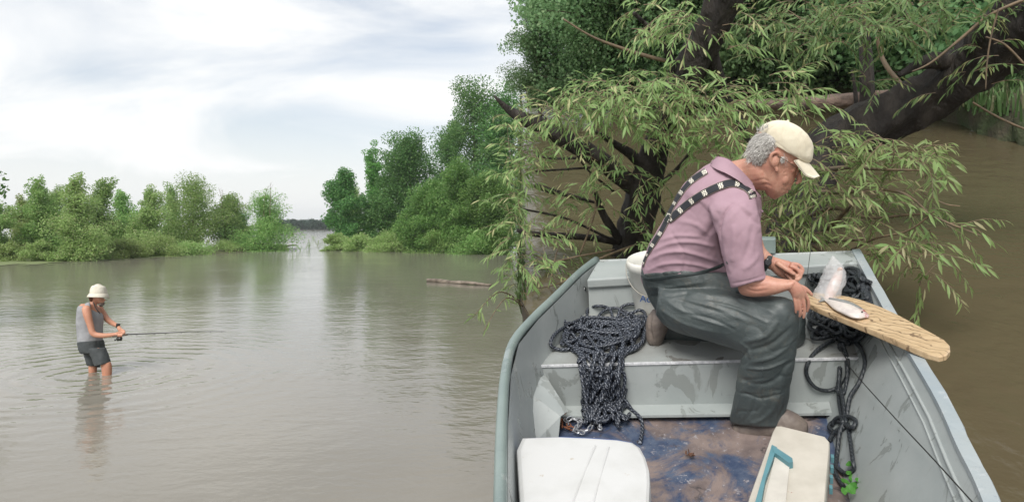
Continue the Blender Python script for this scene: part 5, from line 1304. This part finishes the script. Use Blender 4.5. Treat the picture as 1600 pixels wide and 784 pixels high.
# ================================================================== THE FLOODED WILLOWS
m_wbark = simple('wet dark willow bark', (0.020, 0.016, 0.014), (0.060, 0.050, 0.042), rough=0.85, scale=9, bscale=16, bstr=1.0, bdist=0.05, stretch=(1, 1, 0.35), lo=.45, hi=.75)
m_twig = simple('willow twig bark', (0.20, 0.14, 0.085), (0.12, 0.09, 0.06), rough=0.7, scale=20)
m_wleaf = leaf_mat('willow leaves', (0.19, 0.30, 0.10), (0.32, 0.43, 0.17), (0.48, 0.47, 0.25), trans=0.45, rough=0.4)
m_wleaf2 = leaf_mat('deep willow leaves', (0.13, 0.22, 0.08), (0.21, 0.32, 0.12), (0.32, 0.36, 0.15), trans=0.42, rough=0.4)
def bark_tube(g, pts, n=16, seg=7, rough=0.13, seed=1):
    P = [PB(a[0], a[1], a[2]) for a in pts]; Rr = [a[3]*P[i].y/F for i, a in enumerate(pts)]
    C3 = crom(P, seg); RR = [v.x for v in crom([(r, 0, 0) for r in Rr], seg)]
    b0 = len(g.v); g.tube(C3, RR, n=n)
    for i in range(len(C3)):                                  # ridged, twisting bark
        for k in range(n):
            j = b0+i*n+k; p = Vector(g.v[j]); d = p-C3[i]
            f = 1+rough*math.sin(k*2*math.pi/n*5+i*0.16+seed)+rough*0.9*mnoise.noise(p*(1.2/max(RR[i], .01))+Vector((seed, 0, 0)))
            g.v[j] = tuple(C3[i]+d*f)
def leaf_proto():
    me = bpy.data.meshes.new('leaf'); pts = [(0, 0, 0), (.25, .055, .012), (.6, .06, .0), (1, 0, -.09), (.6, -.06, .0), (.25, -.055, .012), (.3, 0, -.006), (.62, 0, -.02)]
    me.from_pydata(pts, [], [(0, 6, 1), (1, 6, 7, 2), (2, 7, 3), (0, 5, 6), (5, 4, 7, 6), (4, 3, 7)]); me.update(); return me
LPM = leaf_proto(); LV = np.array([tuple(v.co) for v in LPM.vertices]); LFc = [tuple(p.vertices) for p in LPM.polygons]
def spray_set(regions, rng, leaf_len=0.10):
    """twigs with alternate hanging leaves; returns twig polylines and leaf frames"""
    twigs = []; leaves = []
    DN = -BW
    for (cx_, cy_, rx, ry, v0, dv, n, bias) in regions:
        for k in range(n):
            while True:
                a, b_ = rng.uniform(-1, 1), rng.uniform(-1, 1)
                if a*a+b_*b_ < 1 and rng.random() < 1.15-0.5*(a*a+b_*b_): break
            p = PB(cx_+a*rx, cy_+b_*ry, v0+rng.uniform(-dv, dv)); ln = rng.uniform(.12, .30)
            d = (BU*(bias+rng.uniform(-1, 1))+BW*rng.uniform(-.35, .75)+BV*rng.uniform(-.8, .8)).normalized()
            pts = [p]; m = 7
            for i in range(m):
                d = (d+DN*rng.uniform(.04, .2)+BU*rng.uniform(-.12, .12)).normalized(); pts.append(pts[-1]+d*ln/m)
            twigs.append(pts)
            nl = rng.randint(8, 13)
            for i in range(nl):
                t_ = (i+1)/nl*m*0.999; j = int(t_); q = pts[j].lerp(pts[min(j+1, m)], t_-j); td = (pts[min(j+1, m)]-pts[j]).normalized() if j < m else d
                sd = td.cross(BW if i % 2 else -BW)+BV*rng.uniform(-.5, .5)
                ld = (td*rng.uniform(.5, 1.1)+sd.normalized()*rng.uniform(.3, .8)+DN*rng.uniform(.05, .9)).normalized()
                sc = leaf_len*rng.uniform(.55, 1.15)*(1-.25*abs(i/nl-.5)); nr = (BW+BV*rng.uniform(-1, .3)+BU*rng.uniform(-.9, .9)); y_ = nr.cross(ld)
                if y_.length < .05: y_ = ld.orthogonal()
                y_.normalize(); z_ = ld.cross(y_); leaves.append((q, ld, y_, z_, sc, rng.uniform(1.0, 1.6)))
    return twigs, leaves
def put_leaves(parent, leaves, mat_, cap=300):
    leaves = sorted(leaves, key=lambda l: -l[4]/l[0].y)
    pr = LPM.copy(); pr.materials.clear(); pr.materials.append(mat_)
    org = parent.location
    def inpic(l):
        x = 800+F*l[0].x/l[0].y; y = 350-F*(l[0].z-CAMP.z)/l[0].y; return 0 < x < 1600 and 0 < y < 784
    near = [l for l in leaves if inpic(l)][:cap]; ids = set(id(l) for l in near)
    for (q, a, b_, c, s, wf_) in near:
        o = bpy.data.objects.new('leaf', pr); COL.objects.link(o); o.parent = parent
        Mx = Matrix(((a.x*s, b_.x*s*wf_, c.x*s), (a.y*s, b_.y*s*wf_, c.y*s), (a.z*s, b_.z*s*wf_, c.z*s))).to_4x4(); o.matrix_local = Matrix.Translation(q-org) @ Mx
    rest = [l for l in leaves if id(l) not in ids]; g = G()
    for (q, a, b_, c, s, wf_) in rest:
        g.add([q+a*(v[0]*s)+b_*(v[1]*s*wf_)+c*(v[2]*s) for v in LV], LFc)
    o = g.build('foliage', mat_, parent); o['kind'] = 'stuff'
def put_twigs(parent, twigs, name='twigs'):
    g = G()
    for pts in twigs: g.tube([pts[0], pts[2], pts[4], pts[-1]], [.0028, .0024, .002, .0012], n=4, cap=False)
    o = g.build(name, m_twig, parent); o['kind'] = 'stuff'
def branch(parent, pts, name='branch', mat_=None, n=8, seed=1):
    g = G(); bark_tube(g, pts, n=n, seg=6, rough=0.10, seed=seed); g.build(name, mat_ or m_wbark, parent, smooth=True)

# --- left willow: upright dark trunk standing in the water
wl = thing('willow_tree', LB(990, 393, H_WATER), 'flooded willow with black trunk rising left of the man, light leaves hanging round it', 'tree')
g = G(); bark_tube(g, [(978, 420, 5.3, 31), (988, 385, 5.25, 27), (996, 345, 5.2, 26), (1006, 300, 5.15, 25), (1016, 255, 5.1, 22), (1034, 205, 5.0, 19), (1062, 140, 4.95, 23), (1088, 90, 4.9, 25), (1112, 40, 4.85, 25), (1134, -10, 4.8, 26), (1156, -80, 4.7, 24), (1190, -170, 4.6, 18)], n=22, seg=9, seed=2)
g.build('trunk', m_wbark, wl, smooth=True)
branch(wl, [(1000, 300, 5.15, 15), (972, 278, 5.05, 15), (940, 252, 4.95, 14), (900, 226, 4.85, 13.5), (862, 205, 4.8, 14), (836, 193, 4.75, 13), (812, 183, 4.7, 9), (790, 168, 4.65, 5), (772, 150, 4.6, 1.5)], n=14, seed=3)
branch(wl, [(978, 380, 5.2, 7), (940, 373, 5.2, 5.5), (900, 369, 5.15, 5), (838, 366, 5.1, 4.5), (808, 360, 5.1, 3)], seed=4)
branch(wl, [(968, 376, 5.15, 6), (952, 352, 5.05, 6.5), (940, 330, 5.0, 5.5), (930, 300, 4.9, 3.5)], seed=5)
branch(wl, [(836, 290, 4.9, 4), (862, 298, 4.9, 4.5), (900, 308, 4.95, 3), (935, 318, 5, 2)], seed=6)
branch(wl, [(808, 325, 4.8, 1.5), (880, 340, 4.85, 1.8), (930, 362, 5.0, 2), (975, 385, 5.2, 2.5)], seed=7)
branch(wl, [(838, 244, 4.7, 1.5), (870, 248, 4.75, 1.8), (905, 247, 4.8, 2)], seed=8)
branch(wl, [(836, 268, 4.7, 1.3), (880, 265, 4.75, 1.6), (925, 262, 4.9, 2)], seed=9)
branch(wl, [(842, 175, 4.5, 1), (880, 210, 4.55, 1.2), (915, 262, 4.7, 1.4), (960, 300, 5, 2)], seed=10)
branch(wl, [(1005, 260, 5.1, 9), (985, 240, 5.0, 8), (965, 228, 4.9, 6), (930, 205, 4.7, 3)], seed=11)
branch(wl, [(1062, 140, 4.95, 9), (1045, 85, 4.85, 6), (1020, 50, 4.8, 4), (990, 20, 4.7, 3)], seed=12)
branch(wl, [(1105, 60, 4.9, 12), (1118, 105, 4.95, 9), (1135, 150, 5.0, 8), (1160, 200, 5.0, 7), (1175, 245, 5.1, 5)], seed=13)
branch(wl, [(1030, 290, 5.1, 4), (1060, 262, 4.9, 3), (1090, 222, 4.7, 2)], seed=14)
branch(wl, [(1030, 320, 5.1, 3), (1050, 350, 5.0, 2.4), (1078, 372, 4.8, 1.6)], seed=15)
for i, pl in enumerate([[(830, 395, 4.7, 1.2), (860, 408, 4.6, 1.2), (905, 400, 4.6, 1.4), (960, 390, 4.9, 1.6)], [(850, 470, 4.4, 1), (862, 430, 4.5, 1.1), (872, 388, 4.7, 1.3), (890, 360, 4.9, 1.4)], [(905, 400, 4.7, 1.6), (930, 330, 4.8, 1.6), (925, 300, 4.9, 1.4)], [(838, 450, 4.3, 1.0), (880, 440, 4.4, 1.4), (935, 405, 4.6, 2.0), (990, 384, 5.0, 2.4)], [(880, 30, 4.6, 1.5), (930, 60, 4.7, 2), (1000, 85, 4.85, 3), (1060, 100, 4.9, 3)]]):
    branch(wl, pl, mat_=m_twig, n=5, seed=20+i)
rng = random.Random(101)
regL = [(1000, 155, 120, 38, 4.45, .35, 104, 0), (925, 178, 72, 38, 4.45, .35, 58, -.3), (1066, 192, 80, 44, 4.45, .3, 62, 0), (930, 250, 50, 30, 4.6, .35, 16, -.3), (1190, 155, 85, 42, 4.5, .4, 60, .3), (1130, 222, 55, 45, 4.3, .25, 36, 0),
        (1040, 30, 70, 34, 4.6, .3, 40, -.4), (1130, 30, 40, 50, 4.6, .2, 10, .3), (905, 322, 60, 40, 4.7, .3, 26, -.2), (870, 400, 50, 62, 4.5, .3, 20, 0), (812, 215, 26, 50, 4.7, .2, 40, 0), (808, 300, 18, 50, 4.8, .2, 34, 0), (806, 385, 16, 60, 4.6, .2, 30, 0), (850, 235, 20, 40, 4.6, .2, 10, 0),
        (1010, 300, 50, 40, 4.8, .1, 16, 0), (1015, 372, 34, 24, 4.8, .1, 12, 0), (880, 175, 50, 20, 4.5, .3, 16, -.3), (1050, 120, 30, 30, 4.4, .1, 8, 0), (1050, 320, 40, 50, 4.9, .1, 8, 0)]
tw, lf = spray_set(regL, rng, 0.088)
put_twigs(wl, tw); put_leaves(wl, lf, m_wleaf)

# --- right willow: heavy trunk leaning over the water
wr = thing('willow_tree', LB(1240, 382, H_WATER), 'willow with a thick dark trunk leaning right over the water behind the man', 'tree')
g = G(); bark_tube(g, [(1228, 400, 5.2, 34), (1240, 350, 5.3, 34), (1262, 285, 5.5, 34), (1296, 232, 5.7, 34), (1345, 200, 5.8, 36), (1400, 175, 5.9, 38), (1455, 150, 5.9, 36), (1505, 118, 5.8, 38), (1548, 80, 5.7, 44), (1600, 30, 5.5, 48), (1670, -40, 5.3, 44)], n=24, seg=9, seed=5)
g.build('trunk', m_wbark, wr, smooth=True)
branch(wr, [(1520, 110, 5.8, 16), (1470, 95, 5.7, 14), (1440, 100, 5.6, 9), (1405, 118, 5.5, 4)], n=10, seed=31)
branch(wr, [(1353, 176, 6.6, 12), (1354, 150, 6.6, 11), (1353, 100, 6.6, 10), (1350, 50, 6.6, 8), (1346, -20, 6.6, 6)], n=10, seed=32)
branch(wr, [(1338, 172, 6.5, 3.5), (1336, 140, 6.5, 3), (1331, 110, 6.5, 2)], seed=33)
branch(wr, [(1370, 58, 6.3, 2.5), (1376, 85, 6.3, 3.2), (1388, 108, 6.2, 3.6), (1409, 132, 6.1, 3.2)], mat_=m_twig, seed=34)
for i, pl in enumerate([[(1600, 0, 5.0, 2.5), (1545, 25, 5.0, 2.4), (1500, 62, 5.0, 2.2), (1455, 98, 5.0, 1.6), (1425, 112, 5, 1)], [(1560, 15, 4.9, 1.4), (1548, 60, 4.9, 1.3), (1542, 100, 4.9, 1.2), (1540, 140, 4.9, .8)],
                        [(1600, 100, 5.2, 1.8), (1570, 70, 5.2, 1.6), (1540, 58, 5.2, 1.2)], [(1520, 160, 5.6, 1.5), (1550, 178, 5.6, 1.6), (1582, 194, 5.6, 1.8), (1610, 205, 5.6, 1.6)],
                        [(1275, 270, 5.2, 6), (1320, 262, 4.6, 3.4), (1380, 265, 4.2, 2.4), (1440, 266, 4.0, 1.6)], [(1265, 300, 5.2, 5), (1320, 300, 4.5, 3), (1390, 297, 4.1, 2.6), (1425, 310, 4.0, 2.0), (1455, 338, 3.9, 1.2)],
                        [(1252, 345, 5.0, 4), (1300, 325, 4.5, 3), (1360, 340, 4.2, 2.4), (1440, 335, 4.0, 2.0), (1490, 352, 3.9, 1.6), (1532, 368, 3.85, 1.0)],
                        [(1240, 370, 4.9, 7), (1270, 372, 4.7, 6), (1300, 352, 4.5, 4), (1330, 320, 4.3, 2.4)], [(1240, 374, 4.8, 3), (1290, 378, 4.6, 2.2), (1350, 374, 4.3, 1.6)],
                        [(1330, 390, 4.3, 1.6), (1370, 372, 4.1, 1.8), (1420, 360, 4, 1.6), (1460, 330, 3.9, 1)], [(1290, 395, 4.4, 2.2), (1260, 378, 4.6, 2.6), (1235, 366, 4.8, 3)], [(1350, 405, 4.2, 1.2), (1375, 388, 4.1, 1.4), (1402, 392, 4, 1.4), (1430, 412, 3.9, 1.0)],
                        [(1320, 262, 4.6, 2), (1340, 230, 4.6, 1.8), (1372, 212, 4.5, 1.2)], [(1440, 300, 4, 1), (1475, 318, 3.9, 1), (1500, 322, 3.9, .8)]]):
    branch(wr, pl, mat_=m_twig, n=6, seed=40+i)
rng = random.Random(202)
regR = [(1300, 243, 56, 36, 4.3, .3, 32, .4), (1376, 240, 52, 28, 4.2, .3, 26, .5), (1438, 250, 36, 24, 4.1, .2, 14, .5), (1320, 308, 60, 34, 4.2, .3, 26, .3), (1395, 325, 60, 34, 4.05, .2, 19, .5), (1385, 386, 48, 24, 3.95, .15, 17, .4), (1440, 395, 30, 44, 3.9, .1, 12, .3),
        (1215, 335, 36, 54, 4.5, .2, 44, 0), (1240, 365, 40, 24, 4.4, .2, 26, 0), (1500, 345, 24, 14, 3.9, .05, 3, .5), (1280, 290, 40, 36, 4.5, .2, 26, .2)]
tw, lf = spray_set(regR, rng, 0.088)
regT = [(1400, 22, 90, 46, 5.6, .5, 66, 0), (1290, 38, 80, 52, 5.6, .5, 74, 0), (1500, 12, 80, 40, 5.2, .4, 34, 0), (1370, 128, 50, 14, 5.6, .3, 8, 0), (1545, 70, 40, 40, 5.3, .2, 9, 0), (1200, 50, 60, 50, 5.6, .4, 34, 0), (1500, 130, 60, 20, 5.3, .2, 5, 0)]
tw2, lf2 = spray_set(regT, rng, 0.095)
put_twigs(wr, tw+tw2); put_leaves(wr, lf, m_wleaf)
g = G()
for (q, a, b_, c, s, wf_) in lf2: g.add([q+a*(v[0]*s)+b_*(v[1]*s*wf_)+c*(v[2]*s) for v in LV], LFc)
o = g.build('upper_foliage', m_wleaf2, wr); o['kind'] = 'stuff'

# --- dead log lodged across the water
lg = G(); bark_tube(lg, [(1128, 166, 7.6, 4), (1150, 163, 7.5, 6), (1200, 163, 7.4, 8), (1250, 163, 7.2, 9.5), (1300, 160, 7.0, 11), (1350, 154, 6.8, 11), (1400, 150, 6.6, 10), (1445, 150, 6.5, 8)], n=12, seg=6, seed=9)
tag(lg.build('fallen_log', simple('weathered dead log', (0.20, 0.14, 0.11), (0.075, 0.055, 0.045), rough=.85, scale=7, bscale=22, bstr=.7, bdist=.03), loc=PB(1290, 160, 7.1), smooth=True), 'pale dead log lodged level behind the cap, ending at the leaning trunk', 'log')

# --- twig of leaves at the right margin of the lake, and the one entering at the far left
def small_spray(name, base_, tip, n, seed, label, leaf_len, proj):
    t_ = thing(name, base_, label, 'branch'); rng = random.Random(seed); g = G()
    pts = crom([base_, base_.lerp(tip, .5)+Vector((0, 0, .1*(tip-base_).length)), tip], 6); g.tube(pts, [.006*(1-.8*i/len(pts)) for i in range(len(pts))], n=5); g.build('twig', m_twig, t_)
    pr = LPM.copy(); pr.materials.clear(); pr.materials.append(m_wleaf)
    for k in range(n):
        q = pts[int((0.2+0.8*k/n)*(len(pts)-1))]+Vector((rng.uniform(-.02, .02), rng.uniform(-.05, .05), rng.uniform(-.02, .02))); ld = ((tip-base_).normalized()*rng.uniform(.1, 1)+Vector((rng.uniform(-.5, .5), rng.uniform(-.5, .5), rng.uniform(-1.0, .3)))).normalized()
        o = bpy.data.objects.new('leaf', pr); COL.objects.link(o); o.parent = t_; o.rotation_mode = 'QUATERNION'; o.rotation_quaternion = ld.to_track_quat('X', 'Z') @ Quaternion((1, 0, 0), rng.uniform(-1, 1)); s_ = leaf_len*rng.uniform(.6, 1.2); o.scale = (s_, s_, s_); o.location = q-t_.location
small_spray('willow_sprig', seam[3].copy(), PA(738, 496, 3.8), 26, 1, 'sprig of narrow yellow-green leaves over the lake just left of the boat', 0.085, PA)
small_spray('willow_sprig', seam[3].lerp(seam[2], .05), PA(756, 516, 3.6), 12, 4, 'lower thin sprig beside the boat rail, under the fuller sprig', 0.075, PA)
tree('willow_tree', -205, 14, -40, 128, 'round', 'dark', 901, 'dark tree mostly cut off by the left edge, only a few leaves entering the sky', None, nleaf=5000, leaf=0.16, low=0.1)
# ------------------------------------------------------------------ thin air over the whole place
m, t, b = new_mat('river haze'); t.nodes.remove(b)
pv = N(t, 'ShaderNodeVolumePrincipled'); pv.inputs['Color'].default_value = (0.92, 0.96, 1.0, 1); pv.inputs['Density'].default_value = 0.00045; pv.inputs['Anisotropy'].default_value = 0.2
L(t, pv.outputs[0], t.nodes['Material Output'].inputs['Volume'])
g = G(); g.box((0, 700, 12.75), (1, 0, 0), (0, 1, 0), (0, 0, 1), 1840, 1640, 30)
tag(g.build('haze', m), kind='stuff')
